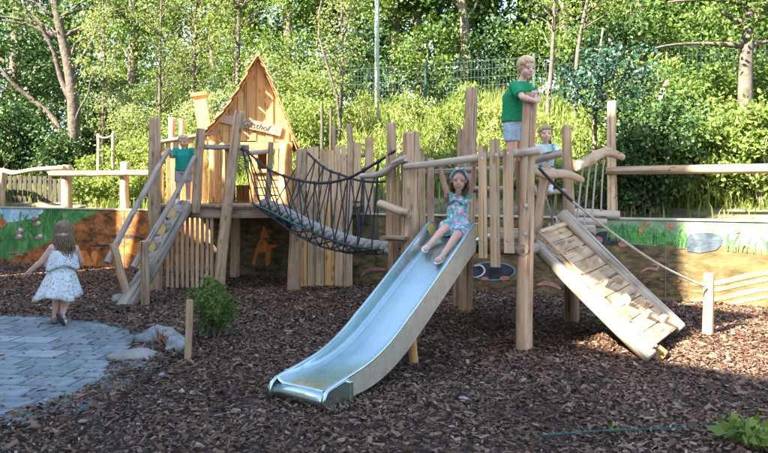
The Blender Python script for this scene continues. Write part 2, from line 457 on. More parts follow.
# ------------------------------------------------------------------ painted wall
def paint(name, c1, c2, scale=9, stretch=(1, 1, 1), c3=None):
    m, nt, b = mk('paint_' + name); L = nt.links.new
    tc = node(nt, 'ShaderNodeTexCoord'); mp = node(nt, 'ShaderNodeMapping'); mp.inputs['Scale'].default_value = stretch
    L(tc.outputs['Object'], mp.inputs['Vector'])
    n = node(nt, 'ShaderNodeTexNoise', Scale=scale, Detail=4.0, Roughness=0.6, Distortion=0.5); L(mp.outputs[0], n.inputs['Vector'])
    st = [(0.34, c1), (0.58, c2)]
    if c3: st.append((0.72, c3))
    r = ramp(nt, st); L(n.outputs['Fac'], r.inputs['Fac'])
    mpb = node(nt, 'ShaderNodeMapping'); mpb.inputs['Scale'].default_value = (14, 1, 60); mpb.inputs['Rotation'].default_value = (0, 0.5, 0)
    L(tc.outputs['Object'], mpb.inputs['Vector'])
    nb2 = node(nt, 'ShaderNodeTexNoise', Scale=1.0, Detail=3.0); L(mpb.outputs[0], nb2.inputs['Vector'])
    ns2 = node(nt, 'ShaderNodeTexNoise', Scale=1.7, Detail=6.0, Roughness=0.7); L(tc.outputs['Object'], ns2.inputs['Vector'])
    rb2 = ramp(nt, [(0.3, (0.72, 0.72, 0.72)), (0.65, (1.12, 1.12, 1.12))]); L(nb2.outputs['Fac'], rb2.inputs['Fac'])
    rs2 = ramp(nt, [(0.36, (0.62, 0.58, 0.52)), (0.52, (1, 1, 1))]); L(ns2.outputs['Fac'], rs2.inputs['Fac'])
    m1 = node(nt, 'ShaderNodeMix', data_type='RGBA', blend_type='MULTIPLY'); m1.inputs['Factor'].default_value = 1.0
    m2 = node(nt, 'ShaderNodeMix', data_type='RGBA', blend_type='MULTIPLY'); m2.inputs['Factor'].default_value = 0.8
    L(r.outputs[0], m1.inputs['A']); L(rb2.outputs[0], m1.inputs['B']); L(m1.outputs['Result'], m2.inputs['A']); L(rs2.outputs[0], m2.inputs['B'])
    L(m2.outputs['Result'], b.inputs['Base Color'])
    b.inputs['Roughness'].default_value = 0.7; b.inputs['Specular IOR Level'].default_value = 0.25
    return m
PM = dict(
    meadow=paint('meadow', (0.04, 0.15, 0.045), (0.11, 0.33, 0.09), 7, (1, 1, 0.5), (0.24, 0.46, 0.18)),
    sky=paint('pale_sky', (0.30, 0.58, 0.72), (0.55, 0.76, 0.82), 5),
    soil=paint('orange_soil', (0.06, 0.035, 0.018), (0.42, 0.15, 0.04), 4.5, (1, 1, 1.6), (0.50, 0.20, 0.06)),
    dark=paint('dark_soil_and_shade', (0.05, 0.043, 0.024), (0.20, 0.14, 0.06), 5, (1, 1, 2.5), (0.34, 0.215, 0.08)),  # soil colour, also used for the painted shade below the deck
    ochre=paint('ochre_soil', (0.085, 0.062, 0.022), (0.18, 0.12, 0.048), 4, (0.7, 1, 2.2), (0.24, 0.165, 0.075)),
    mint=paint('mint_strip', (0.15, 0.25, 0.13), (0.26, 0.36, 0.22), 6),
    blade=paint('grass_blade', (0.06, 0.26, 0.05), (0.16, 0.45, 0.10), 10),
    pink=paint('pink_worm', (0.42, 0.15, 0.14), (0.52, 0.24, 0.21), 10),
    orange=paint('orange_fur', (0.62, 0.17, 0.03), (0.74, 0.27, 0.06), 8),
    white=paint('white_line', (0.62, 0.64, 0.64), (0.74, 0.75, 0.74), 8),
    black=paint('mole_black', (0.025, 0.025, 0.03), (0.06, 0.06, 0.07), 8),
    teal=paint('teal_line', (0.10, 0.32, 0.33), (0.18, 0.42, 0.42), 8),
    rock=paint('painted_rock', (0.04, 0.06, 0.08), (0.09, 0.115, 0.135), 6, (1, 1, 1), (0.26, 0.29, 0.30)),
    cream=paint('cream_swirl', (0.27, 0.195, 0.09), (0.36, 0.27, 0.14), 6),
    red=paint('red_petal', (0.62, 0.10, 0.05), (0.75, 0.2, 0.08), 8),
)
wall = thing('painted_wall', 'low retaining wall of boards painted with meadow, burrows and animals', 'wall', wall_pt(6, 0.03))
M_WALLB = plain('wall_board', (0.16, 0.13, 0.09), (0.24, 0.2, 0.14), 6, 0.85)
t = -6.0
while t < 22:
    w = 1.52
    mt = M_WALLB
    M = Matrix((WD, NB, V((0, 0, 1)))).transposed().to_4x4(); M.translation = wall_pt(t, 0.0, 0)
    bm = bmesh.new(); box_bm(bm, 0.003, w - 0.003, 0.0, 0.05, -0.1, WH)
    bmesh.ops.bevel(bm, geom=bm.edges[:], offset=0.003, segments=1, affect='EDGES')
    link('panel', bm_mesh(bm, 'panel'), mt, wall, M)
    t += w
MW = Matrix((WD, NB, V((0, 0, 1)))).transposed().to_4x4(); MW.translation = wall_pt(0, 0, 0)
def wxy(px, py):
    """picture point on the painted face -> (along, up)"""
    p = ray_o(px, 0)
    return ((p - W0).dot(WD), CH - (py - HY) / F * p.y)
def zone(name, pts, mat, layer=1):
    q = []
    for x, y in pts:
        a, z = wxy(x, y); q.append((a, min(WH - 0.002, max(0.004, z))))
    return flat_poly(name, q, PM[mat], wall, MW, th=0.0025 * layer)
def wz(*pts, n=6):
    return list(pts)
# big colour fields, left to right
zone('painted_meadow', [(-330, 150), (112, 150), (112, 320), (-330, 320)], 'meadow')
zone('painted_sky', [(-330, 150), (44, 150), (43, 213), (30, 219), (14, 222), (-10, 224), (-330, 225)], 'sky', 2)
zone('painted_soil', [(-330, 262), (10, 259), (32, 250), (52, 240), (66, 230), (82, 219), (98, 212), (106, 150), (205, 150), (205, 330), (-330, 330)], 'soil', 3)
zone('painted_soil', [(205, 150), (352, 150), (352, 330), (205, 330)], 'dark', 1)  # dark paint here stands in for the shade below the deck
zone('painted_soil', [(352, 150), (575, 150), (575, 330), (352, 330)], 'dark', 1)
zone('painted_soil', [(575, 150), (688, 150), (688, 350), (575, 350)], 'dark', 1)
zone('painted_soil', [(688, 150), (1400, 150), (1400, 650), (688, 650)], 'ochre', 1)
zone('painted_strip', [(572, 150), (1400, 100), (1400, 290), (900, 262), (800, 250), (768, 251), (742, 246), (716, 246), (690, 249), (668, 247), (642, 245), (624, 243), (600, 240), (572, 236)], 'mint', 2)
rd = random.Random(4)
for k in range(26):                                     # dark strokes of roots and stones in the soil
    x = rd.choice([rd.uniform(100, 200), rd.uniform(360, 560), rd.uniform(590, 690)]); y = rd.uniform(232, 288)
    if y > 184 + 1085 / ray_o(x, 0).y - 8: continue
    w = rd.uniform(5, 14); h = rd.uniform(1.2, 3.0)
    pts = [(x + w * math.cos(a) * rd.uniform(0.7, 1.1), y + h * math.sin(a) * rd.uniform(0.6, 1.2)) for a in [i * 0.63 for i in range(10)]]
    zone('painted_stone', pts, rd.choice(['dark', 'black', 'ochre', 'soil']), 4)
def blob2(x, y, w, h, n=14, jit=0.0, rot=0.0):
    return [(x + w * math.cos(a) * (1 + rd.uniform(-jit, jit)) * math.cos(rot) - h * math.sin(a) * math.sin(rot),
             y + w * math.cos(a) * math.sin(rot) + h * math.sin(a) * (1 + rd.uniform(-jit, jit)) * math.cos(rot)) for a in [2 * math.pi * i / n for i in range(n)]]
def stroke(name, pts, w, mat, layer=5):
    """a painted line that tapers to its ends"""
    sp = spline([V((x, y, 0)) for x, y in pts], 14); L_, R_ = [], []
    for i, p in enumerate(sp):
        d = (sp[min(i + 1, len(sp) - 1)] - sp[max(i - 1, 0)]).normalized(); n_ = V((-d.y, d.x, 0))
        k = w * (0.35 + 0.65 * math.sin(math.pi * (i + 0.5) / len(sp)))
        L_.append(p + n_ * k); R_.append(p - n_ * k)
    return zone(name, [(p.x, p.y) for p in L_] + [(p.x, p.y) for p in reversed(R_)], mat, layer)
# meadow flowers and snails at left
for x, y in ((20, 231), (38, 224), (19, 237), (40, 237), (36, 218)):
    zone('painted_snail', blob2(x, y, 4.2, 2.2, 10, 0.2, -0.3), 'pink', 5)
    zone('painted_shell', blob2(x + 1, y - 1.6, 2.2, 1.6, 9, 0.1), 'white', 6)
stroke('painted_worm', [(9, 254), (15, 252), (20, 254), (24, 255)], 1.3, 'pink')
zone('painted_mushroom', blob2(2, 223, 5, 5, 12, 0.08), 'orange', 5)
for k in range(34):
    x = rd.uniform(-6, 96); y0 = rd.uniform(226, 246)
    if y0 > 262 - max(0, x - 20) * 0.62: continue
    stroke('painted_grass', [(x, y0), (x + rd.uniform(-2, 2), y0 - 8), (x + rd.uniform(-5, 5), y0 - rd.uniform(12, 18))], 0.8, rd.choice(['blade', 'blade', 'mint']), 4)
# squirrel
zone('painted_squirrel', [(80, 264), (81, 256), (85, 253), (89, 254), (91, 258), (92, 263), (91, 268), (86, 268), (81, 267)], 'orange', 5)
zone('painted_squirrel_tail', [(90, 267), (93, 261), (91, 255), (93, 251), (97, 251), (99, 255), (97, 259), (97, 264), (94, 268)], 'orange', 5)
zone('painted_squirrel_head', blob2(84, 253, 4, 3, 12), 'orange', 6)
# fox in its burrow
zone('painted_fox', [(126, 247), (130, 244), (133, 240), (136, 244), (141, 241), (141, 255), (137, 256), (132, 254), (128, 252)], 'orange', 5)
# tall fox below the playhouse deck
zone('painted_standing_fox', [(252, 264), (257, 246), (260, 240), (262, 232), (264, 225), (268, 233), (271, 240), (279, 245), (272, 249), (270, 264), (266, 266), (266, 252), (259, 252), (255, 266)], 'orange', 5)
zone('painted_fox_face', [(263, 238), (269, 237), (279, 244.5), (270, 245)], 'ochre', 6)
# worms and moles along the burrows
stroke('painted_worm', [(361, 276), (366, 271), (373, 269), (380, 269), (386, 269)], 2.0, 'pink')
zone('painted_mole_outline', blob2(492, 271, 24, 9.5, 24), 'teal', 5)
zone('painted_mole', blob2(492, 271, 22.5, 8.4, 24), 'black', 6)
stroke('painted_mole_ear', [(476, 277), (482, 275), (485, 270), (481, 265), (475, 266)], 0.9, 'white', 7)
zone('painted_mole_paw', blob2(485, 278.5, 4, 2, 10), 'pink', 7); zone('painted_mole_paw', blob2(505, 278, 5, 2.3, 10), 'pink', 7)
stroke('painted_worm', [(537, 285), (546, 283), (554, 285), (561, 289)], 2.2, 'pink')
zone('painted_mole', blob2(608, 238, 13, 6.5, 20, 0.05, 0.2), 'black', 5)
zone('painted_mole_paw', blob2(598, 240, 5, 4, 10), 'pink', 6); zone('painted_mole_nose', blob2(623, 244, 5, 3, 10), 'pink', 6)
zone('painted_mole_face', blob2(613, 236, 4, 2.4, 10), 'pink', 6)
stroke('painted_worm', [(641, 272), (646, 269), (650, 268), (657, 269), (658, 265), (652, 264)], 1.2, 'pink')
zone('painted_worm', blob2(623, 275, 3.4, 1.6, 10), 'pink', 5)
for k in range(26):
    x = rd.uniform(640, 680); y = rd.uniform(276, 294)
    zone('painted_pebble', blob2(x, y, 2.8, 0.9, 8, 0.2), rd.choice(['ochre', 'soil', 'ochre']), 5)
# rock and swirls at right
zone('painted_rock', [(687, 251), (686, 240), (690, 234), (702, 232.5), (714, 233), (723, 237), (722, 244), (716, 250), (700, 253)], 'rock', 5)
for k, (y0, w) in enumerate(((280, 2.6), (287, 2.0), (296, 2.6), (304, 1.8))):
    stroke('painted_swirl', [(690, y0 + 4), (715, y0 + 3), (742, y0 - 3), (770, y0 - 8), (820, y0 - 14)], w, 'cream', 4)
# painted grass tufts on the strip
for k in range(130):
    x = rd.uniform(606, 690) if k < 100 else rd.uniform(725, 790)
    y0 = 240 + (x - 606) * 0.09; ln = rd.uniform(9, 19); bend = rd.uniform(-8, 8)
    if 686 < x < 724: continue
    stroke('painted_grass', [(x, y0), (x + bend * 0.25, y0 - ln * 0.6), (x + bend, y0 - ln)], 0.62, rd.choice(['blade', 'blade', 'meadow']), 6 + k % 3)
for x, y in ((646, 224), (671, 226), (641, 230), (737, 231)):
    zone('painted_flower', blob2(x, y, 2.2, 2.6, 8, 0.2), 'red', 9)
t = -6.0
while t < 22:
    zq = [(t - 0.005, 0.0), (t + 0.005, 0.0), (t + 0.005, WH - 0.003), (t - 0.005, WH - 0.003)]
    flat_poly('joint', zq, M_WALLB, wall, MW, th=0.026); t += 1.52
wm = plain('wall_cap', (0.36, 0.31, 0.24), (0.50, 0.44, 0.36), 5, 0.85)
plank('capping', wall_pt(-6, 0.03, WH + 0.015), wall_pt(22, 0.03, WH + 0.015), 0.11, 0.028, wm, wall, face=(0, 0, 1))

# ------------------------------------------------------------------ paving corner and its slabs
PAVE_PX = [(-60, 318), (20, 319), (62, 321), (100, 326), (125, 332), (138, 341), (130, 352), (112, 366), (98, 384), (72, 398), (42, 409), (0, 420), (-40, 440), (-120, 470)]
PAVE = [V(((x - CX) / F * (F * CH / (y - HY)), F * CH / (y - HY), 0)) for x, y in PAVE_PX] + [V((-5.5, 3.4, 0)), V((-8.5, 5.5, 0)), V((-7.5, 8.2, 0))]
def in_poly(x, y, poly):
    c = False; j = len(poly) - 1
    for i in range(len(poly)):
        a, b = poly[i], poly[j]
        if (a.y > y) != (b.y > y) and x < (b.x - a.x) * (y - a.y) / (b.y - a.y) + a.x: c = not c
        j = i
    return c
M_SLAB = plain('concrete_slab', (0.125, 0.155, 0.16), (0.235, 0.265, 0.265), 11, 0.85, 0.4)
nt = M_SLAB.node_tree
oi = node(nt, 'ShaderNodeObjectInfo'); hv = node(nt, 'ShaderNodeHueSaturation'); mr = node(nt, 'ShaderNodeMapRange')
mr.inputs['To Min'].default_value = 0.86; mr.inputs['To Max'].default_value = 1.16
nt.links.new(oi.outputs['Random'], mr.inputs['Value']); nt.links.new(mr.outputs[0], hv.inputs['Value'])
src = nt.nodes['Principled BSDF'].inputs['Base Color'].links[0].from_socket
nt.links.new(src, hv.inputs['Color']); nt.links.new(hv.outputs[0], nt.nodes['Principled BSDF'].inputs['Base Color'])
M_SLABL = plain('pale_slab', (0.22, 0.25, 0.255), (0.34, 0.36, 0.36), 14, 0.85, 0.2)
M_JOINT = plain('joint_sand', (0.05, 0.045, 0.04), (0.10, 0.09, 0.08), 30, 0.95)
bm = bmesh.new(); vs = [bm.verts.new((p.x, p.y, 0.004)) for p in PAVE]; f = bm.faces.new(vs)
if f.normal.z < 0: f.normal_flip()
bmesh.ops.triangulate(bm, faces=[f])
pav = tag(link('paving', bm_mesh(bm, 'paving'), M_JOINT), kind='structure')
slab_meshes = []
for k in range(4):
    bm = bmesh.new(); box_bm(bm, -0.191, 0.191, -0.121, 0.121, 0.0, 0.024)
    for v in bm.verts: v.co.x += rd.uniform(-0.004, 0.004); v.co.y += rd.uniform(-0.004, 0.004)
    bmesh.ops.bevel(bm, geom=[e for e in bm.edges if all(v.co.z > 0.02 for v in e.verts)], offset=0.006, segments=1, affect='EDGES')
    me = bm_mesh(bm, 'slab'); me.materials.append(M_SLAB); slab_meshes.append(me)
bm = bmesh.new(); box_bm(bm, -0.191, 0.191, -0.121, 0.121, 0.0, 0.026)
me_pale = bm_mesh(bm, 'slab'); me_pale.materials.append(M_SLABL)
ang = R(-7); ca, sa = math.cos(ang), math.sin(ang)
pale_at = G(41, 6.27)
for i in range(-16, 16):
    for j in range(-12, 14):
        lx = i * 0.402 + (0.2 if j % 2 else 0) + pale_at.x * 0; ly = j * 0.262
        x = pale_at.x + lx * ca - ly * sa; y = pale_at.y + lx * sa + ly * ca
        if y < 3.4 or not any(in_poly(x + a_, y + b_, PAVE) for a_ in (-0.2, 0.2) for b_ in (-0.13, 0.13)): continue
        me = me_pale if (i, j) in ((0, 0), (-2, 2), (-1, 2)) else slab_meshes[(i * 7 + j * 3) % 4]
        M = Matrix.Translation((x, y, 0.004 + rd.uniform(0, 0.003))) @ Matrix.Rotation(ang + rd.uniform(-0.012, 0.012), 4, 'Z')
        link('slab', me, None, pav, M)
# ------------------------------------------------------------------ playhouse platform with its posts
DZ = 1.25
plat = thing('play_platform', 'raised timber platform on leaning trunk posts carrying the little wooden playhouse', 'platform', (-2.4, 10.2, 0))
def post(name, a, b, r0, r1, parent, mat=None, **kw):
    return log(name, a, b, r0, r1, mat or M_POST, parent, wob=0.12, **kw)
post('post', G(155, 10.1, -0.1), P(155, 118, 10.1), 0.095, 0.085, plat, sides=12)
post('post', P(195.5, 213, 10.06), P(201, 128.5, 10.06), 0.07, 0.068, plat)
post('post', G(219, 10.05, -0.1), P(240, 111, 10.0), 0.088, 0.075, plat, sides=12, bend=0.04)
post('post', P(267.5, 214, 10.06), P(271, 142, 10.06), 0.048, 0.042, plat)
post('post', G(293, 10.08, -0.1), P(302, 149, 10.08), 0.095, 0.085, plat, sides=12)
log('rail', P(204, 147, 10.12), P(249, 147.5, 10.12), 0.037, 0.04, M_GREY, plat)
log('rail', P(230, 154, 10.2), P(275, 151, 10.16), 0.036, 0.034, M_GREY, plat)
for d in (11.5, ): 
    for px in (160, 235, 300): post('post', G(px, d, -0.1), G(px, d, DZ - 0.06), 0.08, 0.075, plat)
plank('fascia', V((-3.40, 10.16, DZ - 0.115)), V((-1.22, 10.16, DZ - 0.115)), 0.15, 0.045, M_DECK, plat)
plank('fascia', V((-3.41, 10.16, DZ - 0.115)), V((-3.41, 11.6, DZ - 0.115)), 0.15, 0.045, M_DECK, plat, face=(-1, 0, 0))
x = -3.42; k = 0
while x < -0.44:
    y0 = 10.10 if x < -1.28 else 10.46
    plank('deck_board', V((x + 0.07, y0, DZ - 0.02)), V((x + 0.07, 12.55, DZ - 0.02)), 0.134, 0.032, M_DECK, plat, face=(0, 0, 1)); x += 0.14
# slats closing the left half of the space below
for i in range(10):
    xx = -3.16 + i * 0.072
    plank('slat', V((xx, 10.22, 0.02)), V((xx + rd.uniform(-0.006, 0.006), 10.22, DZ - 0.06)), 0.045, 0.022, M_PLANK, plat)
plank('slat_rail', V((-3.22, 10.255, 0.30)), V((-2.42, 10.255, 0.34)), 0.07, 0.035, M_DECK, plat)
# pickets along the back left edge
for i in range(9):
    f = i / 8; xx = -3.52 + f * 0.80; yy = 10.72 + f * 0.34
    plank('picket', V((xx, yy, DZ)), V((xx + rd.uniform(-0.01, 0.01), yy, 2.16 + 0.24 * f + rd.uniform(-0.03, 0.02))), 0.075, 0.024, M_LARCH, plat, face=(0.4, -0.9, 0))
log('rail', V((-3.58, 10.68, 2.16)), V((-2.68, 11.08, 2.36)), 0.034, 0.032, M_PALE, plat)
log('post', V((-3.42, 11.3, DZ)), V((-3.42, 11.3, 2.62)), 0.06, 0.055, M_PALE, plat)
log('post', V((-3.28, 11.35, DZ)), V((-3.28, 11.35, 2.60)), 0.05, 0.05, M_PALE, plat)
# plank box beside the cave: lower boards and the ragged screen above
scr = thing('plank_screen', 'tall board screen with ragged plank tops between the playhouse and rope bridge', 'screen', (-0.9, 10.4, 0))
x = 297.5
for i, w in enumerate((9.5, 8.5, 9.0, 10, 8.5, 9.5)):
    c = G(x + w / 2, 10.40); ww = w / F * 10.4
    plank('board', V((c.x, 10.40 + (i % 2) * 0.012, 0.01)), V((c.x, 10.40 + (i % 2) * 0.012, 1.30 + rd.uniform(-0.02, 0.03))), ww - 0.006, 0.026, M_PLANK if i % 3 else M_LARCH, scr)
    x += w
plank('board_rail', V((-1.26, 10.445, 0.9)), V((-0.47, 10.445, 0.9)), 0.08, 0.035, M_DECK, scr)
plank('board_rail', V((-1.26, 10.445, 0.25)), V((-0.47, 10.445, 0.25)), 0.08, 0.035, M_DECK, scr)
for (a, b, ty) in ((307, 318, 147), (320, 328, 149), (328.5, 334.5, 150), (335, 341, 146), (341.5, 346.5, 146), (347, 353, 142), (354, 361, 143), (364.5, 373, 137)):
    d = 11.0; w = (b - a) / F * d
    lo = P((a + b) / 2, 201 if a < 360 else 214, d)
    plank('screen_plank', lo, P((a + b) / 2 + rd.uniform(-0.8, 0.8), ty, d), w * 1.03, 0.028, M_PLANK, scr, slant=rd.uniform(-0.03, 0.03))
log('screen_rail', P(296, 158, 11.07), P(374, 155, 11.07), 0.03, 0.028, M_GREY, scr)
log('screen_rail', P(296, 190, 11.07), P(374, 190, 11.07), 0.03, 0.028, M_GREY, scr)
log('screen_post', V((-0.80, 11.13, 0.9)), P(333, 126, 11.13), 0.045, 0.04, M_POST, scr)
log('screen_post', V((-0.42, 11.13, 0.9)), P(349, 124, 11.13), 0.055, 0.05, M_POST, scr)

# ------------------------------------------------------------------ playhouse
hs = thing('playhouse', 'little larch playhouse with steep shingled gable, name board and crooked chimney', 'playhouse', (-2.1, 11.2, DZ))
HD = 11.2; HB = 12.45
def hp(px, py, d=HD): return P(px, py, d)
apex = hp(258, 57); el = hp(207, 134); er = hp(296, 147)
zL = hp(0, 143).z
# gable boards
bw = 0.135; x = hp(212, 0).x
def gable_z(x):
    if x < apex.x:
        f = (x - el.x) / (apex.x - el.x); return el.z + (apex.z - el.z) * (f - 0.10 * math.sin(f * math.pi))
    f = (er.x - x) / (er.x - apex.x); return er.z + (apex.z - er.z) * (f + 0.04 * math.sin(f * math.pi))
def gable_board(xa, xb, zb, d, th, mat, parent):
    xs = [xa, (xa + xb) / 2, xb] if not (xa < apex.x < xb) else [xa, apex.x, xb]
    bm = bmesh.new()
    c = V(((xa + xb) / 2, d, zb))
    pts = [(xa - c.x, 0), (xb - c.x, 0)] + [(q - c.x, max(0.02, gable_z(q) - 0.03 - zb)) for q in reversed(xs)]
    fr = [bm.verts.new((p[0], -th / 2, p[1])) for p in pts]; bk = [bm.verts.new((p[0], th / 2, p[1])) for p in pts]
    bm.faces.new(fr); bm.faces.new(list(reversed(bk))); n = len(pts)
    for i in range(n): bm.faces.new((fr[i], bk[i], bk[(i + 1) % n], fr[(i + 1) % n]))
    bmesh.ops.recalc_face_normals(bm, faces=bm.faces[:])
    return link('gable_board', bm_mesh(bm, 'gable_board'), mat, parent, Matrix.Translation(c))
i = 0
while x < er.x - 0.06:
    xe = min(x + bw * (0.9 + 0.25 * rd.random()), er.x - 0.05)
    gable_board(x + 0.003, xe - 0.003, zL + 0.02 + rd.uniform(-0.02, 0.02), HD + (0.0 if i % 2 else -0.014), 0.022, M_LARCH, hs)
    gable_board(x + 0.003, xe - 0.003, zL, HB, 0.022, M_LARCH, hs)
    x = xe; i += 1
# wall boards of the front, leaving the doorway and the window open
def wboard(pxa, pxb, z0, z1, d=HD, mat=None, th=0.026, face=(0, -1, 0), name='wall_board'):
    a = hp(pxa, 0, HD).x; b = hp(pxb, 0, HD).x
    return plank(name, V(((a + b) / 2, d, z0)), V(((a + b) / 2, d, z1)), abs(b - a) - 0.005, th, mat or M_LARCH, hs, face=face)
for a, b in ((211, 216.5), (216.5, 222)): wboard(a, b, DZ, zL + 0.05)
for a, b in ((278, 284.5), (284.5, 291)): wboard(a, b, DZ, zL + 0.05)
log('corner_post', V((hp(214, 0).x, HD - 0.05, DZ)), V((hp(214, 0).x, HD - 0.05, zL)), 0.07, 0.065, M_LARCH, hs)
log('corner_post', V((hp(284, 0).x, HD - 0.05, DZ)), V((hp(284, 0).x, HD - 0.05, zL)), 0.085, 0.08, M_LARCH, hs)
# door frame and half-open door leaf
dfr = [(222, 226), (249.5, 254)]
for a, b in dfr: wboard(a, b, DZ, zL - 0.02, d=HD - 0.02, th=0.06, name='door_frame')
plank('lintel', V((hp(220, 0).x, HD - 0.03, zL - 0.04)), V((hp(292, 0).x, HD - 0.03, zL - 0.04)), 0.10, 0.05, M_LARCH, hs)
door = plank('door', V((hp(226.5, 0).x + 0.02, HD + 0.20, DZ + 0.02)), V((hp(226.5, 0).x + 0.02, HD + 0.20, zL - 0.14)), 0.42, 0.03, M_SHINGLE, hs, face=(-1, 0.1, 0))
# window frame
wx0, wx1 = hp(254, 0).x, hp(278, 0).x
wz0, wz1 = hp(0, 171).z, zL - 0.10
fr = plank('window_frame', V((wx0, HD - 0.02, wz0)), V((wx1, HD - 0.02, wz0)), 0.06, 0.06, M_LARCH, hs)
for a, b in (((wx0 + 0.03, wz0), (wx0 + 0.03, wz1)), ((wx1 - 0.03, wz0), (wx1 - 0.03, wz1)), ((wx0, wz1), (wx1, wz1))):
    plank('window_frame', V((a[0], HD - 0.025, a[1])), V((b[0], HD - 0.025, b[1])), 0.06, 0.06, M_LARCH, hs)
plank('mullion', V(((wx0 + wx1) / 2 + 0.03, HD - 0.015, wz0)), V(((wx0 + wx1) / 2 + 0.03, HD - 0.015, wz1)), 0.035, 0.035, M_LARCH, hs)
n = 4
for i in range(n):
    z0 = DZ + i * (wz0 - DZ - 0.02) / n
    plank('wall_board', V((wx0, HD + 0.0, z0 + 0.055)), V((wx1, HD + 0.0, z0 + 0.055)), 0.105, 0.026, M_LARCH, hs)
# side and back walls
for s, xx in ((-1, hp(211, 0).x), (1, hp(291, 0).x)):
    for i in range(8):
        yy = HD + 0.08 + i * (HB - HD - 0.1) / 7.5
        plank('side_board', V((xx, yy, DZ)), V((xx, yy, zL + 0.02)), 0.15, 0.024, M_LARCH, hs, face=(s, 0, 0))
for (a, b, z0, z1) in ((211, 219, DZ, zL), (219, 228, DZ, zL), (228, 233, DZ, zL), (257, 267, DZ, zL), (233, 257, DZ, DZ + 0.28), (233, 257, zL - 0.16, zL), (267, 278, DZ, DZ + 0.45), (267, 278, zL - 0.14, zL), (278, 291, DZ, zL)):
    wboard(a, b, z0, z1, d=HB - 0.02)
# roof: shingles in courses on both slopes
def slope_pt(side, f):
    """f 0 at eave .. 1 at ridge"""
    x = (el.x + (apex.x - el.x) * f) if side < 0 else (er.x + (apex.x - er.x) * f)
    return V((x, 0, gable_z(x)))
NR = 13
for side in (-1, 1):
    bm = bmesh.new()                                      # boarding under the shingles
    pts = [slope_pt(side, f / 8 * 1.0) for f in range(9)]
    fr_ = []
    for yy in (HD - 0.13, HB + 0.10):
        fr_.append([bm.verts.new((p.x, yy, p.z - 0.012)) for p in pts] + [bm.verts.new((p.x, yy, p.z - 0.034)) for p in reversed(pts)])
    a, b = fr_; m_ = len(a)
    bm.faces.new(a); bm.faces.new(list(reversed(b)))
    for i in range(m_): bm.faces.new((a[i], b[i], b[(i + 1) % m_], a[(i + 1) % m_]))
    bmesh.ops.recalc_face_normals(bm, faces=bm.faces[:])
    rb = link('roof', bm_mesh(bm, 'roof'), M_LARCH, hs, Matrix.Translation((0, 0, 0)))
    for r_ in range(NR):
        f0 = r_ / NR - 0.012; f1 = min(1.0, (r_ + 1.5) / NR)
        a = slope_pt(side, f0); b = slope_pt(side, f1)
        up = (b - a).normalized(); nrm = V((-up.z, 0, up.x)) * (1 if side < 0 else -1)
        if nrm.z < 0: nrm = -nrm
        y = HD - 0.17 - (0.07 if r_ % 2 else 0)
        while y < HB + 0.08:
            w = rd.uniform(0.12, 0.18)
            lift = 0.016 + rd.uniform(0, 0.008)
            p0 = V((a.x, y + w / 2, a.z)) + nrm * (lift + 0.012); p1 = V((b.x, y + w / 2, b.z)) + nrm * lift * 0.3
            plank('shingle', p0 + up * rd.uniform(-0.012, 0.008), p1, w - 0.006, 0.018, M_SHINGLE, rb, face=nrm, ch=0.003)
            y += w
log('ridge_cap', V((apex.x, HD - 0.17, apex.z + 0.02)), V((apex.x, HB + 0.12, apex.z + 0.02)), 0.035, 0.035, M_SHINGLE, hs)
# chimney, crooked
cd = 12.0
ch0 = P(216, 140, cd); ch1 = P(209, 97, cd)
chm = plank('chimney', ch0, ch1, 0.21, 0.20, M_LARCH, hs)
ax = (ch1 - ch0).normalized()
plank('chimney_cap', ch1 - ax * 0.01, ch1 + ax * 0.05, 0.27, 0.26, M_LARCH, chm)
# name board
sa_, sb_ = hp(217, 117.5), hp(281, 131.5)
sgn = plank('name_board', sa_ + V((0, -0.045, 0)), sb_ + V((0, -0.045, 0)), 0.155, 0.022, M_PALE, hs)
M_INK = plain('burnt_letters', (0.05, 0.03, 0.02), (0.10, 0.06, 0.035), 20, 0.8)
cu = bpy.data.curves.new('lettering', 'FONT'); cu.body = 'Gasthof'; cu.size = 0.135; cu.offset = -0.0015; cu.extrude = 0.003; cu.align_x = 'CENTER'; cu.align_y = 'CENTER'; cu.shear = 0.25
to = bpy.data.objects.new('tmp_text', cu); COL.objects.link(to)
me = bpy.data.meshes.new_from_object(to.evaluated_get(bpy.context.evaluated_depsgraph_get())); bpy.data.objects.remove(to)
ex = (sb_ - sa_).normalized(); ez = V((0, -1, 0)); ey = ez.cross(ex)
ML = Matrix((ex, ey, ez)).transposed().to_4x4(); ML.translation = sa_ + (sb_ - sa_) * 0.605 + V((0, -0.060, 0)) + ey * 0.0
link('lettering', me, M_INK, sgn, ML)
bm = bmesh.new(); bmesh.ops.create_circle(bm, cap_ends=True, segments=16, radius=0.035)
ML2 = ML.copy(); ML2.translation = sa_ + (sb_ - sa_) * 0.92 + V((0, -0.059, 0))
link('emblem', bm_mesh(bm, 'emblem'), M_LARCH, sgn, ML2)

hs.rotation_euler.z = R(9.5)                               # the house is turned a little to face the open yard

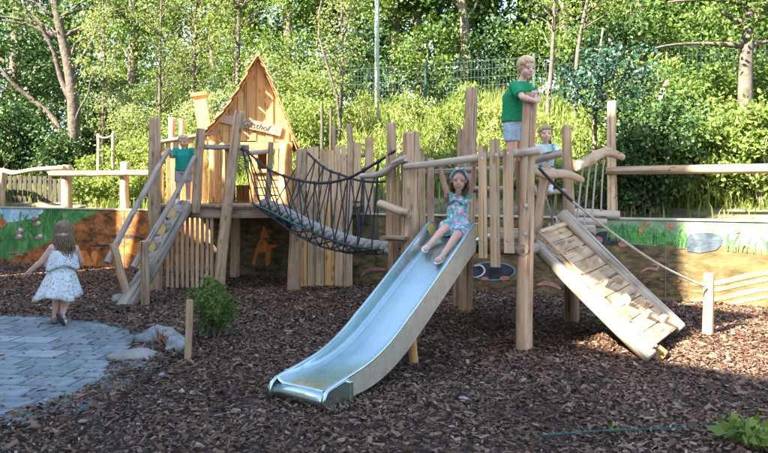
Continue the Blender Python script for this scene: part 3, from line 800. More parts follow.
# ------------------------------------------------------------------ log stair up to the platform
stair = thing('log_stair', 'slanting trunk stair with yellow-cut steps and grey pole handrails', 'stair', (-3.2, 9.0, 0))
bs0 = V((-3.27, 8.92, 0.02)); bs1 = V((-2.84, 10.05, DZ + 0.0))
log('beam', bs0 - (bs1 - bs0).normalized() * 0.12, bs1, 0.115, 0.105, M_GREY, stair, sides=14, segs=10)
sd = (bs1 - bs0); hx = V((sd.x, sd.y, 0)).normalized(); side_ = V((hx.y, -hx.x, 0))
for i, f in enumerate((0.36, 0.53, 0.70, 0.88)):
    c = bs0 + sd * f + V((-0.045, 0, 0.06))
    a = c - hx * 0.13; b = c + hx * 0.13
    st_ = log('step', a, b, 0.105, 0.105, M_GREY, stair, segs=3, dome=0.1)
    bm = bmesh.new(); bmesh.ops.create_circle(bm, cap_ends=True, segments=14, radius=0.088)
    link('step_face', bm_mesh(bm, 'step_face'), M_END, st_, frame(a - hx * 0.004, a - hx * 0.1))
bent('handrail', [P(169, 149, 10.0), P(150, 182, 9.7), P(128, 222, 9.2), P(107, 263, 8.85)], [0.037, 0.038, 0.04, 0.042], M_GREY, stair)
bent('handrail', [P(195, 157, 9.98), P(175, 196, 9.6), P(156, 229, 9.2), P(133, 268, 8.72)], [0.036, 0.038, 0.04, 0.042], M_GREY, stair)
log('stair_post', G(131, 8.95, -0.05), P(113, 243, 8.93), 0.055, 0.05, M_POST, stair)
log('stair_post', G(145.5, 8.85, -0.05), P(144, 241, 8.80), 0.058, 0.052, M_POST, stair)

# ------------------------------------------------------------------ tower
TZ = 1.04
tow = thing('climbing_tower', 'timber climbing tower on trunk posts with plank sides above the metal slide', 'climbing tower', (1.15, 7.4, 0))
pA, pB, pC, pD, pE = V((0.27, 7.05, 0)), V((0.12, 7.55, 0)), V((1.30, 6.5, 0)), V((0.98, 8.45, 0)), V((2.11, 7.86, 0))
log('post', pA + V((0, 0, -0.1)), P(411, 132, 7.05), 0.105, 0.085, M_POST, tow, sides=12)
log('post', pB + V((0, 0, -0.1)), P(391, 123, 7.55), 0.06, 0.05, M_POST, tow)
log('post', pC + V((0, 0, -0.1)), P(531, 93, 6.5), 0.078, 0.066, M_POST, tow, sides=12, bend=0.02)
log('post', pD + V((0, 0, -0.1)), P(471.5, 88, 8.45), 0.085, 0.075, M_POST, tow, sides=12)
log('post', V((0.92, 8.75, -0.1)), P(461, 129, 8.75), 0.055, 0.05, M_POST, tow)
log('post', pE + V((0, 0, -0.1)), P(566.5, 125, 7.86), 0.085, 0.05, M_POST, tow, sides=12)
log('brace', P(535, 238, 7.2), P(547, 163, 7.2), 0.052, 0.046, M_POST, tow)
# frame and boards
ex_ = (pC - pA); ey_ = (pE - pC)
for (a, b, nm) in ((pA, pC, 'beam'), (pC, pE, 'beam'), (pA, pD, 'beam'), (pD, pE, 'beam')):
    dd = (b - a).normalized()
    log(nm, a + V((0, 0, TZ - 0.10)) - dd * 0.06, b + V((0, 0, TZ - 0.10)) + dd * 0.06, 0.06, 0.06, M_DECK, tow)
nb_ = 12
for i in range(nb_):
    f = (i + 0.5) / nb_
    a = pA + ey_ * f; b = pC + ey_ * f; dd = (b - a).normalized()
    plank('deck_board', a - dd * 0.02 + V((0, 0, TZ - 0.02)), b + dd * 0.02 + V((0, 0, TZ - 0.02)), 0.122, 0.032, M_DECK, tow, face=(0, 0, 1))
plank('landing', V((0.08, 7.30, TZ - 0.05)), V((0.32, 7.12, TZ - 0.05)), 0.42, 0.034, M_DECK, tow, face=(0, 0, 1))
# front rail the girl hangs on and the planks fixed to it
RA, RB = P(404, 167, 6.93), P(541, 150.5, 6.40)
log('grab_rail', RA, RB, 0.034, 0.043, M_GREY, tow, segs=10, sides=12)
def on_rail(px):
    f = (px - 404) / 137.0
    d = 1 / ((1 - f) / 6.93 + f / 6.40)
    return d
for (a, b, ty, by, m_) in ((478, 486.5, 146, 258, M_PLANK), (489.5, 499.5, 139, 267, M_PLANK), (503, 513, 149, 253, M_PLANK)):
    d = on_rail((a + b) / 2) - 0.055
    plank('side_plank', P((a + b) / 2 + 1, by, d), P((a + b) / 2, ty, d), (b - a) / F * d, 0.028, m_, tow, face=(-0.4, -0.9, 0), slant=0.0)
plank('side_plank', P(523, 249, 6.62), P(518, 161, 6.62), 0.052, 0.026, M_PLANK, tow, face=(-0.4, -0.9, 0))
plank('side_plank', P(421.5, 232, 7.22), P(420.5, 151, 7.22), 0.085, 0.028, M_PLANK, tow)
plank('side_plank', P(431, 232, 7.5), P(430, 158, 7.5), 0.075, 0.026, M_PALE, tow)
# inner rails (the boy stands on the lower one)
log('inner_rail', P(424, 173, 7.6), P(514, 168, 7.02), 0.032, 0.03, M_GREY, tow)
log('foot_rail', P(470, 189.5, 7.1), P(536, 189.5, 6.72), 0.035, 0.035, M_GREY, tow)
# left cheek: narrow pickets under a bent log
for i in range(5):
    px = 387.5 + i * 3.6
    plank('picket', P(px, 236, 7.32 - 0.03 * i), P(px + rd.uniform(-0.4, 0.4), 158 - i * 1.2 + rd.uniform(-3, 2), 7.32 - 0.03 * i), 0.030, 0.022, M_PLANK, tow)
bent('bent_rail', [P(361, 176, 7.60), P(376, 175, 7.42), P(386, 171, 7.25), P(396, 163, 7.12), P(406, 158, 6.98)], [0.030, 0.036, 0.042, 0.04, 0.036], M_GREY, tow)
log('foot_log', P(379, 203.5, 7.18), P(408.5, 214, 6.86), 0.040, 0.044, M_PALE, tow)
plank('step_board', P(386, 237, 7.1), P(408, 238, 6.95), 0.14, 0.03, M_DECK, tow, face=(0, 0, 1))
# forked branches at the back right
log('branch', P(522, 163, 7.42), P(562, 153, 7.35), 0.045, 0.042, M_GREY, tow)
bent('branch', [P(521, 164, 6.70), P(534, 170, 6.9), P(548, 174, 7.1), P(566, 174, 7.4), P(582, 180, 7.6)], [0.035, 0.045, 0.05, 0.046, 0.036], M_PALE, tow)
log('foot_rung', P(536, 193, 7.62), P(566, 191, 7.78), 0.03, 0.03, M_GREY, tow)

M_BOLT = plain('zinc_bolt', (0.30, 0.30, 0.30), (0.42, 0.42, 0.42), 20, 0.4, metal=0.8)
def bolt(c, parent, face=(0, -1, 0), r=0.016):
    bm = bmesh.new(); bmesh.ops.create_cone(bm, cap_ends=True, segments=6, radius1=r, radius2=r * 0.85, depth=0.012)
    return link('bolt', bm_mesh(bm, 'bolt'), M_BOLT, parent, frame(V(c), V(c) + V(face)))
for px, py, d in ((411, 162, 6.83), (496, 154.5, 6.44), (482, 158, 6.50), (508, 153, 6.39), (496, 240, 6.50), (482, 240, 6.55), (508, 240, 6.45)):
    bolt(P(px, py, d), tow)
for px, py, d in ((526, 205, 6.415), (525, 233, 6.415)):
    bolt(P(px, py, d), tow, r=0.022)
for px, py, d in ((240, 147, 9.92), (200, 147, 9.98), (197, 203, 9.99), (229, 204, 9.95), (296, 205, 9.98)):
    bolt(P(px, py, d), plat, r=0.02)

# ------------------------------------------------------------------ swinging log bridge to the terrace
lb = thing('log_bridge', 'hanging bridge of round logs roped below a bent branch rail', 'bridge', (2.6, 8.6, 1.0))
bent('handrail', [P(576, 166, 7.82), P(588, 161, 8.3), P(600, 154, 8.9), P(609, 152, 9.3), P(622, 157, 9.45)], [0.06, 0.062, 0.065, 0.06, 0.05], M_PALE, lb, sides=12)
LG = [(556, 584, 235, 8.05), (549, 595, 229, 8.40), (556, 607, 222.5, 8.80), (574, 620, 214, 9.25)]
logs_ = []
for (a, b, y, d) in LG:
    o_ = log('bridge_log', P(a, y - 1, d + 0.1), P(b, y + 1, d - 0.1), 0.062, 0.06, M_GREY, lb, sides=12)
    bm = bmesh.new(); bmesh.ops.create_circle(bm, cap_ends=True, segments=12, radius=0.05)
    e1 = P(b, y + 1, d - 0.1); e0 = P(a, y - 1, d + 0.1); dd = (e1 - e0).normalized()
    link('log_end', bm_mesh(bm, 'log_end'), M_END, o_, frame(e1 + dd * 0.003, e1 + dd))
M_ROPE = plain('natural_rope', (0.36, 0.32, 0.26), (0.52, 0.47, 0.40), 60, 0.9, 0.5)
M_BLK = plain('black_rope', (0.022, 0.024, 0.026), (0.05, 0.054, 0.056), 60, 0.8, 0.4)
M_BLUE = plain('teal_rope', (0.012, 0.085, 0.10), (0.03, 0.14, 0.16), 40, 0.7, 0.3)
M_FAT = plain('pale_hawser', (0.24, 0.225, 0.20), (0.40, 0.375, 0.335), 30, 0.9, 0.8)
for (x0, y0, d0, x1, y1, d1) in ((583, 166, 8.1, 576, 233, 8.05), (590, 163, 8.4, 584, 228, 8.4), (597, 160, 8.8, 592, 221, 8.8), (604, 157, 9.1, 601, 212, 9.2)):
    rope('hanger_rope', [P(x0, y0, d0), P((x0 + x1) / 2 - 0.5, (y0 + y1) / 2, (d0 + d1) / 2), P(x1, y1, d1)], 0.011, M_ROPE, lb, n=8)
for (x0, y0, x1, y1, d) in ((545, 194, 556, 232, 7.9), (556, 192, 551, 228, 8.0)):
    rope('hanger_rope', [P(x0, y0, 7.72), P((x0 + x1) / 2, (y0 + y1) / 2, d), P(x1, y1, d + 0.3)], 0.011, M_ROPE, lb, n=8)

# ------------------------------------------------------------------ climbing ramp
rmp = thing('climbing_ramp', 'sloping board ramp with wooden grip blocks between two round side logs', 'ramp', (2.0, 6.7, 0))
a0, a1 = P(533, 241, 6.85), P(651, 364, 5.98)
b0, b1 = P(563, 228, 7.75), P(682, 337, 6.93)
a1.z = 0.06; b1.z = 0.08
a1 = V(((651 - CX) / F * 6.05, 6.05, 0.05)); b1 = V(((681 - CX) / F * 7.02, 7.02, 0.06))
log('side_log', a0 + V((-0.02, 0, 0.02)), a1, 0.072, 0.075, M_GREY, rmp, sides=12, segs=10)
log('side_log', b0 + V((-0.02, 0, 0.16)), b1 + V((0, 0, 0.03)), 0.072, 0.070, M_GREY, rmp, sides=12, segs=10)
rdir = ((a1 - a0) + (b1 - b0)).normalized(); acr = (b0 - a0).normalized(); rn = acr.cross(rdir)
if rn.z < 0: rn = -rn
NP = 10; Lr = (a1 - a0).length - 0.1
for i in range(NP):
    f = (i + 0.5) / NP
    p = a0.lerp(a1, f * 0.97 + 0.0) + rn * 0.085; q = b0.lerp(b1, f * 0.97) + rn * 0.030
    ac = (q - p).normalized(); w_ = (a1 - a0).length * 0.97 / NP * ac.cross(rdir).length - 0.001
    # two boards in a course, butted at an uneven joint
    j = rd.uniform(0.4, 0.62)
    m_ = p.lerp(q, j)
    plank('ramp_board', p - ac * 0.035, m_ - ac * 0.003, w_ - 0.003, 0.03, M_PLANK, rmp, face=rn)
    plank('ramp_board', m_ + ac * 0.003, q - ac * 0.06, w_ - 0.003, 0.03, M_PLANK, rmp, face=rn)
for i in range(5):
    f0 = i / 5; f1 = (i + 0.9) / 5
    plank('edge_strip', a0.lerp(a1, f0) + rn * 0.112 - acr * 0.01, a0.lerp(a1, f1) + rn * 0.112 - acr * 0.01, 0.035, 0.02, M_PALE, rmp, face=rn)
plank('top_strip', a0 + rn * 0.115, b0 + rn * 0.07 - acr * 0.06, 0.05, 0.035, M_PALE, rmp, face=rn)
for (f, g) in ((0.16, 0.30), (0.22, 0.62), (0.33, 0.38), (0.36, 0.74), (0.50, 0.34), (0.53, 0.78), (0.66, 0.42), (0.80, 0.55), (0.88, 0.86), (0.74, 0.80)):
    p = a0.lerp(a1, f).lerp(b0.lerp(b1, f), g * 0.85) + rn * (0.098 - 0.05 * g)
    bm = bmesh.new(); bmesh.ops.create_cube(bm, size=1.0)
    for v in bm.verts:
        v.co.x *= 0.13; v.co.y *= 0.075; v.co.z *= 0.07
        if v.co.z > 0: v.co.x *= rd.uniform(0.55, 0.9); v.co.y *= rd.uniform(0.4, 0.9)
    bmesh.ops.bevel(bm, geom=bm.edges[:], offset=0.008, segments=1, affect='EDGES')
    M = Matrix((acr, rn.cross(acr), rn)).transposed().to_4x4() @ Matrix.Rotation(rd.uniform(-0.5, 0.5), 4, 'Z'); M.translation = p + rn * 0.03
    link('grip_block', bm_mesh(bm, 'grip_block'), M_PALE, rmp, M)
eb = a1.lerp(b1, 0.12) + rdir * 0.02
plank('end_block', eb + rn * 0.03 - acr * 0.05, eb + rn * 0.03 + acr * 0.07, 0.10, 0.09, M_LARCH, rmp, face=rn)

# rope post on the right and the rope tied from the tower
rp_ = thing('rope_post', 'short pale round post standing alone in the sunlit mulch', 'post', G(708, 7.19))
log('trunk', G(708, 7.19, -0.08), P(709, 273, 7.19), 0.055, 0.052, M_PALE, rp_, sides=12)
rr = thing('climbing_rope', 'grey rope with black upper end tied from tower to the lone post', 'rope', P(706, 285, 7.15))
r0_, rm_, r2_ = P(539, 168, 6.45), P(572, 201, 6.6), P(705, 286, 7.13)
rope('black_end', [r0_, P(555, 185, 6.53), rm_], 0.016, M_BLK, rr, n=8)
rope('grey_length', [rm_, P(610, 231, 6.75), P(655, 262, 6.93), P(690, 280, 7.08), r2_], 0.012, M_ROPE, rr, n=18)

# ------------------------------------------------------------------ rope net bridge
nb = thing('rope_net_bridge', 'black rope net bridge with thick pale hawser to walk on', 'rope bridge', (-0.6, 8.9, 1.0))
hz = [P(264, 203, 10.05), P(285, 213, 9.6), P(310, 226, 9.1), P(336, 237, 8.6), P(362, 245, 8.1), P(392, 249, 7.6)]
cen = spline(hz, 110)
for s in range(3):
    bm = bmesh.new(); pts = []
    for i, c in enumerate(cen):
        d = (cen[min(i + 1, 110)] - cen[max(i - 1, 0)]).normalized(); sx = d.cross(V((0, 0, 1))).normalized(); sy = sx.cross(d)
        a = i * 0.40 + s * 2.094
        pts.append(c + (sx * math.cos(a) + sy * math.sin(a)) * 0.042)
    tube_into(bm, pts, 0.043, 8)
    link('strand', bm_mesh(bm, 'strand'), M_FAT, nb)
near = [P(241, 148, 10.0), P(250, 154, 9.85), P(269, 169.5, 9.5), P(294, 179, 9.05), P(321, 183, 8.6), P(348.5, 178, 8.1), P(376, 163, 7.65), P(395, 151, 7.4)]
far = [P(304, 149, 10.2), P(317, 162, 9.95), P(328, 170, 9.7), P(339, 174, 9.5), P(357, 180, 9.1), P(376, 182, 8.7), P(396, 180, 8.2)]
rope('top_rope', near, 0.017, M_BLK, nb, n=40)
rope('top_rope', far, 0.016, M_BLK, nb, n=40)
def side_line(off, dz):
    out = []
    for i, c in enumerate(cen):
        d = (cen[min(i + 1, 110)] - cen[max(i - 1, 0)]).normalized(); sx = d.cross(V((0, 0, 1))).normalized()
        if sx.y > 0: sx = -sx
        f = i / 110
        out.append(c + sx * off + V((0, 0, dz * math.sin(math.pi * min(1, f * 1.0 + 0.02)))))
    return out
lowN = side_line(0.16, -0.13); lowF = side_line(-0.16, -0.10); midN = side_line(0.20, 0.02)
rope('foot_rope', lowN[::5], 0.014, M_BLK, nb, n=44)
rope('foot_rope', lowF[::5], 0.014, M_BLK, nb, n=44)
rope('edge_rope', midN[::10][:6], 0.014, M_BLUE, nb, n=24)
rope('edge_rope', midN[50::10], 0.013, M_BLK, nb, n=24)
nS = spline(near, 110); fS = spline(far, 110)
NV = 11
for (top, mid, low, NV) in ((nS, midN, lowN, 11), (fS, lowF, lowF, 8)):
    for k in range(NV):
        i0 = int(4 + k * 102 / NV)
        for dk in (0.0, 1.0):
            i1 = min(109, max(1, int(4 + (k + dk - 0.1) * 102 / NV)))
            a = top[i0]; b = mid[i1]; c = low[min(109, max(1, int(i1 + (dk - 0.5) * 9)))]
            rope('net_rope', [a, a.lerp(b, 0.5) + V((0, 0, -0.005)), b] + ([c] if top is nS else []), 0.0095, M_BLK, nb, n=6, sides=5)
        if True:
            bm = bmesh.new(); bmesh.ops.create_icosphere(bm, subdivisions=1, radius=0.028, matrix=Matrix.Translation(top[i0]))
            link('knot', bm_mesh(bm, 'knot'), M_BLK, nb)
NV = 11
for k in range(NV):
    i0 = int(6 + k * 100 / NV)
    a = lowN[i0]; b = lowF[min(109, i0 + 5)]
    rope('net_rope', [a, (a + b) / 2 + V((0, 0, -0.05)), b], 0.0095, M_BLK, nb, n=5, sides=5)

# ------------------------------------------------------------------ slide
M_STEEL, nt, b = mk('brushed_steel'); L = nt.links.new
tc = node(nt, 'ShaderNodeTexCoord'); mp = node(nt, 'ShaderNodeMapping'); mp.inputs['Scale'].default_value = (60, 1.2, 60)
n1 = node(nt, 'ShaderNodeTexNoise', Scale=1.5, Detail=5.0); L(tc.outputs['Object'], mp.inputs['Vector']); L(mp.outputs[0], n1.inputs['Vector'])
n2 = node(nt, 'ShaderNodeTexNoise', Scale=3.0, Detail=5.0, Roughness=0.7); L(tc.outputs['Object'], n2.inputs['Vector'])
r1 = ramp(nt, [(0.3, (0.45, 0.56, 0.53)), (0.7, (0.58, 0.67, 0.63))]); L(n2.outputs['Fac'], r1.inputs['Fac']); L(r1.outputs[0], b.inputs['Base Color'])  # teal tint in the base colour stands in for reflected blue sky
b.inputs['Metallic'].default_value = 1.0
r2 = ramp(nt, [(0.3, (0.22, 0.22, 0.22)), (0.7, (0.36, 0.36, 0.36))]); L(n2.outputs['Fac'], r2.inputs['Fac']); L(r2.outputs[0], b.inputs['Roughness'])
bp = node(nt, 'ShaderNodeBump', Strength=0.05, Distance=0.003); L(n1.outputs['Fac'], bp.inputs['Height']); L(bp.outputs[0], b.inputs['Normal'])
M_YEL = plain('yellow_panel', (0.58, 0.42, 0.10), (0.66, 0.50, 0.15), 12, 0.6)
sl = thing('metal_slide', 'stainless steel slide with rolled rims running down from the tower', 'slide', (-0.6, 4.9, 0))
S0 = V((0.664, 6.74, 0)); SDIR = V((-0.566, -0.824, 0)).normalized(); SRT = V((0.824, -0.566, 0)).normalized()
zs = [(-0.32, 1.045), (-0.12, 1.045), (0.02, 1.02), (0.14, 0.96), (0.3, 0.862), (0.6, 0.68), (0.9, 0.497), (1.1, 0.378), (1.3, 0.272), (1.45, 0.21), (1.6, 0.165), (1.75, 0.138), (1.95, 0.126), (2.1, 0.122), (2.2, 0.116)]
hs_ = [(-0.32, 0.02), (0.04, 0.02), (0.09, 0.160), (0.3, 0.155), (1.2, 0.150), (1.5, 0.115), (1.7, 0.09), (2.0, 0.055), (2.2, 0.03)]
def lerp_t(tab, s):
    for (a, x), (b_, y) in zip(tab, tab[1:]):
        if s <= b_: return x + (y - x) * max(0, (s - a)) / (b_ - a)
    return tab[-1][1]
smp = [-0.32 + 2.52 * i / 64 for i in range(65)]
zsm = [lerp_t(zs, s) for s in smp]
for _ in range(3): zsm = [zsm[0]] + [(zsm[i - 1] + 2 * zsm[i] + zsm[i + 1]) / 4 for i in range(1, 64)] + [zsm[-1]]
hw = 0.235
bm = bmesh.new(); secs = []
for s, z in zip(smp, zsm):
    h = lerp_t(hs_, s); c = S0 + SDIR * s; q = []
    sk = 0.085
    prof = [(-hw - 0.02, -sk), (-hw - 0.022, h - 0.012), (-hw - 0.016, h), (-hw - 0.006, h), (-hw, h - 0.010), (-hw + 0.004, 0.05), (-hw + 0.02, 0.016), (-hw + 0.05, 0.002), (-hw * 0.4, 0.0), (0, 0.0),
            (hw * 0.4, 0.0), (hw - 0.05, 0.002), (hw - 0.02, 0.016), (hw - 0.004, 0.05), (hw, h - 0.010), (hw + 0.006, h), (hw + 0.016, h), (hw + 0.022, h - 0.012), (hw + 0.02, -sk)]
    if h < 0.07:
        prof = [(x, min(y, h)) for x, y in prof]
    for x, y in prof:
        p = c + SRT * x; q.append(bm.verts.new((p.x, p.y, max(0.012, z + y))))
    secs.append(q)
for a, b_ in zip(secs, secs[1:]):
    for j in range(len(a) - 1):
        f = bm.faces.new((a[j], b_[j], b_[j + 1], a[j + 1])); f.smooth = True
bmesh.ops.recalc_face_normals(bm, faces=bm.faces[:])
Mo = Matrix((SRT, -SDIR, V((0, 0, 1)))).transposed().to_4x4(); Mo.translation = S0
me = bm_mesh(bm, 'chute'); me.set_sharp_from_angle(angle=R(40)); me.transform(Mo.inverted())
chute = link('chute', me, M_STEEL, sl, Mo)
md = chute.modifiers.new('thick', 'SOLIDIFY'); md.thickness = 0.004; md.offset = 0
# rim tubes
for sgn_ in (-1, 1):
    bm = bmesh.new()
    pts = []
    for s, z in zip(smp, zsm):
        if s < 0.0: continue
        p = S0 + SDIR * s + SRT * sgn_ * (hw + 0.011); pts.append(V((p.x, p.y, z + (lerp_t(hs_, s) if s > 0.1 else 0.162))))
    # loop at the top end
    top = pts[0]
    loop = [top - SDIR * (0.12 * math.sin(a)) + V((0, 0, -0.09 + 0.105 * math.cos(a) )) for a in [math.pi * k / 9 for k in range(9, 0, -1)]]
    ee = S0 + SDIR * 2.2 + SRT * sgn_ * (hw + 0.011)
    pts += [V((ee.x, ee.y, 0)) + SDIR * (0.062 * math.sin(a)) + V((0, 0, 0.066 + 0.070 * math.cos(a))) for a in (0.5, 1.0, 1.5, 2.0, 2.4)]
    tube_into(bm, loop + pts, 0.014, 8)
    link('rim', bm_mesh(bm, 'rim'), M_STEEL, sl)
    bm = bmesh.new()                                     # yellow cheek inside the loop
    ring = loop + [top + V((0, 0, 0.012)), pts[4] + V((0, 0, -0.01)), pts[4] + V((0, 0, -0.15)), top + V((0, 0, -0.19))]
    fr1 = [bm.verts.new(p + SRT * 0.008) for p in ring]; fr2 = [bm.verts.new(p - SRT * 0.008) for p in ring]
    bm.faces.new(fr1); bm.faces.new(list(reversed(fr2)))
    for i in range(len(ring)): bm.faces.new((fr1[i], fr2[i], fr2[(i + 1) % len(ring)], fr1[(i + 1) % len(ring)]))
    bmesh.ops.recalc_face_normals(bm, faces=bm.faces[:])
    link('cheek', bm_mesh(bm, 'cheek'), M_YEL, sl)
M_SIDE = plain('tan_reflection_side', (0.36, 0.32, 0.255), (0.46, 0.41, 0.33), 14, 0.5, metal=0.45)  # tan imitates the sunlit mulch mirrored in the slide's side
for sgn_ in (-1, 1):                                     # added sheet, tan to stand in for mulch reflected on the outer wall
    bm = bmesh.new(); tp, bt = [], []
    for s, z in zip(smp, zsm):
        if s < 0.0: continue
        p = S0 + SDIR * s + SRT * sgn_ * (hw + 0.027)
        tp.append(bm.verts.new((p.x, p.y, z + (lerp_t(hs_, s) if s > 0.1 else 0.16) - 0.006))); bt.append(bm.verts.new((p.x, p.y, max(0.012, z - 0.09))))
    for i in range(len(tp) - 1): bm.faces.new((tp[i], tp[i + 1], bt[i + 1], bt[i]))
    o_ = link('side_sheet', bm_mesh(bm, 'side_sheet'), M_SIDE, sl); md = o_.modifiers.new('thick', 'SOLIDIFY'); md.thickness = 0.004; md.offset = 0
# rolled lip and end cheeks
bm = bmesh.new()
e = S0 + SDIR * 2.2
rings = []
for k in range(9):
    a = -0.45 + (math.pi * 1.05 + 0.45) * k / 8
    off = math.sin(a) * 0.055; zz = 0.061 + math.cos(a) * 0.055
    rings.append([bm.verts.new((e + SDIR * off + SRT * x).to_tuple()[:2] + (zz,)) for x in (-hw - 0.02, 0, hw + 0.02)])
for a, b_ in zip(rings, rings[1:]):
    for j in range(2):
        f = bm.faces.new((a[j], a[j + 1], b_[j + 1], b_[j])); f.smooth = True
lip = link('lip', bm_mesh(bm, 'lip'), M_STEEL, sl); md = lip.modifiers.new('thick', 'SOLIDIFY'); md.thickness = 0.004
for sgn_ in (-1, 1):
    bm = bmesh.new()
    c = e + SRT * sgn_ * (hw + 0.026)
    outl = [(-0.20, 0.012), (-0.20, 0.175), (0.0, 0.145), (0.035, 0.13), (0.065, 0.09), (0.066, 0.05), (0.045, 0.02), (0.0, 0.012)]
    a = [bm.verts.new((c + SDIR * x + SRT * 0.006).to_tuple()[:2] + (z,)) for x, z in outl]; b_ = [bm.verts.new((c + SDIR * x - SRT * 0.006).to_tuple()[:2] + (z,)) for x, z in outl]
    bm.faces.new(a); bm.faces.new(list(reversed(b_)))
    for i in range(len(a)): bm.faces.new((a[i], b_[i], b_[(i + 1) % len(a)], a[(i + 1) % len(a)]))
    bmesh.ops.recalc_face_normals(bm, faces=bm.faces[:])
    bmesh.ops.bevel(bm, geom=bm.edges[:], offset=0.003, segments=1, affect='EDGES')
    link('end_cheek', bm_mesh(bm, 'end_cheek'), M_STEEL, sl)
    bm = bmesh.new(); MB = Matrix((SRT, -SDIR, V((0, 0, 1)))).transposed().to_4x4(); MB.translation = e + SRT * sgn_ * (hw + 0.05)
    box_bm(bm, -0.022, 0.022, 0.165, 0.205, 0.0, 0.165)
    bmesh.ops.bevel(bm, geom=bm.edges[:], offset=0.004, segments=1, affect='EDGES')
    link('foot', bm_mesh(bm, 'foot'), M_STEEL, sl, MB)
lg = S0 + SDIR * 0.95
log('support', V((0.27, 6.05, -0.05)), V((0.22, 6.0, 0.42)), 0.04, 0.04, M_LARCH, sl)

# ------------------------------------------------------------------ rail fences on the terrace
rf = thing('rail_fence', 'round log rail on posts above the painted burrows beside the dark bush', 'fence', on_bank(612, 0.35))
p = on_bank(612, 0.35)
log('fence_post', V((p.x, p.y, 0.95)), P(612, 101, p.y), 0.075, 0.06, M_PALE, rf, sides=12)
q = on_bank(830, 0.35)
log('rail', P(606, 171, p.y - 0.09), V((q.x, q.y - 0.09, CH + (HY - 167) / F * q.y)), 0.055, 0.062, M_PALE, rf, sides=12, segs=12)
log('fence_post', V((q.x, q.y, 0.95)), V((q.x, q.y, 1.95)), 0.075, 0.065, M_PALE, rf)
lf = thing('rail_fence', 'pale log rail fence on two stout posts above the painted meadow', 'fence', on_bank(68, 0.35))
for px, ty, r_ in ((67, 165, 0.10), (125, 162, 0.085), (1, 170, 0.1), (-70, 166, 0.09)):
    p = on_bank(px, 0.35)
    log('fence_post', V((p.x, p.y, 0.98)), P(px, ty, p.y), r_, r_ * 0.93, M_PALE, lf, sides=12)
a = on_bank(50, 0.25); b_ = on_bank(152, 0.25)
log('rail', P(50, 173.5, a.y - 0.05), P(152, 173, b_.y - 0.05), 0.055, 0.05, M_PALE, lf, segs=10)
a = on_bank(-75, 0.25); b_ = on_bank(64, 0.25)
bent('rail', [P(-75, 168, a.y), P(-5, 170, a.y * 0.6 + b_.y * 0.4), P(14, 173, b_.y + 0.3), P(36, 169.5, b_.y + 0.15), P(64, 167.5, b_.y)], [0.045, 0.05, 0.05, 0.045, 0.04], M_GREY, lf, segs=20)
pf = thing('paling_fence', 'dark upright paling fence below the log rail by the tree', 'fence', on_bank(30, 0.9))
for i in range(22):
    px = -45 + i * 5.0; p = on_bank(px, 0.9)
    plank('pale', V((p.x, p.y, 1.0)), V((p.x, p.y, P(0, 176 + (px > 50) * 3, p.y).z)), 0.082, 0.02, M_DARKB, pf)
a = on_bank(-48, 0.95); b_ = on_bank(63, 0.95)
plank('pale_rail', V((a.x, a.y, 1.6)), V((b_.x, b_.y, 1.6)), 0.07, 0.03, M_DARKB, pf)
plank('pale_rail', V((a.x, a.y, 1.22)), V((b_.x, b_.y, 1.22)), 0.07, 0.03, M_DARKB, pf)
# tree stakes
for (px, o, ty, lab) in ((98.5, 1.6, 134, 'left'), (112.5, 1.6, 133, 'right')):
    pass
stk = thing('tree_stake_pair', 'pair of pale tree stakes with a tie bar holding a thin sapling', 'tree stake', on_bank(105, 1.6))
for px, ty in ((98.5, 134), (113, 133)):
    p = on_bank(px, 1.6); log('stake', V((p.x, p.y, p.z - 0.1)), P(px, ty, p.y), 0.04, 0.038, M_PALE, stk)
p = on_bank(105, 1.6); rope('tie', [P(98, 136, p.y), P(105, 138, p.y), P(113.5, 135, p.y)], 0.02, M_GREY, stk, n=6)
for (px, o, ty, lab) in ((322, 2.4, 103, 'grey tree stake in long grass with a bent twig tied on'), (331, 2.5, 108, 'short grey tree stake beside the slim columnar tree')):
    p = on_bank(px, o); s_ = thing('tree_stake', lab, 'tree stake', p)
    log('stake', V((p.x, p.y, p.z - 0.1)), P(px, ty, p.y), 0.035, 0.03, M_DARKB, s_)
p = on_bank(377, 4.6)
pole = thing('lamp_pole', 'slim pale green metal pole rising out of the grass bank', 'pole', p)
M_POLE = plain('painted_pole', (0.40, 0.48, 0.42), (0.48, 0.55, 0.48), 10, 0.5)
bm = bmesh.new(); tube_into(bm, [V((p.x, p.y, p.z - 0.2)), V((p.x, p.y, 9.2))], 0.055, 10, r1=0.04); link('shaft', bm_mesh(bm, 'shaft'), M_POLE, pole)
bm = bmesh.new(); tube_into(bm, [V((p.x, p.y, 9.2)), V((p.x - 0.3, p.y - 0.3, 9.4)), V((p.x - 0.7, p.y - 0.6, 9.42))], 0.05, 8); link('lamp_head', bm_mesh(bm, 'lamp_head'), M_POLE, pole)

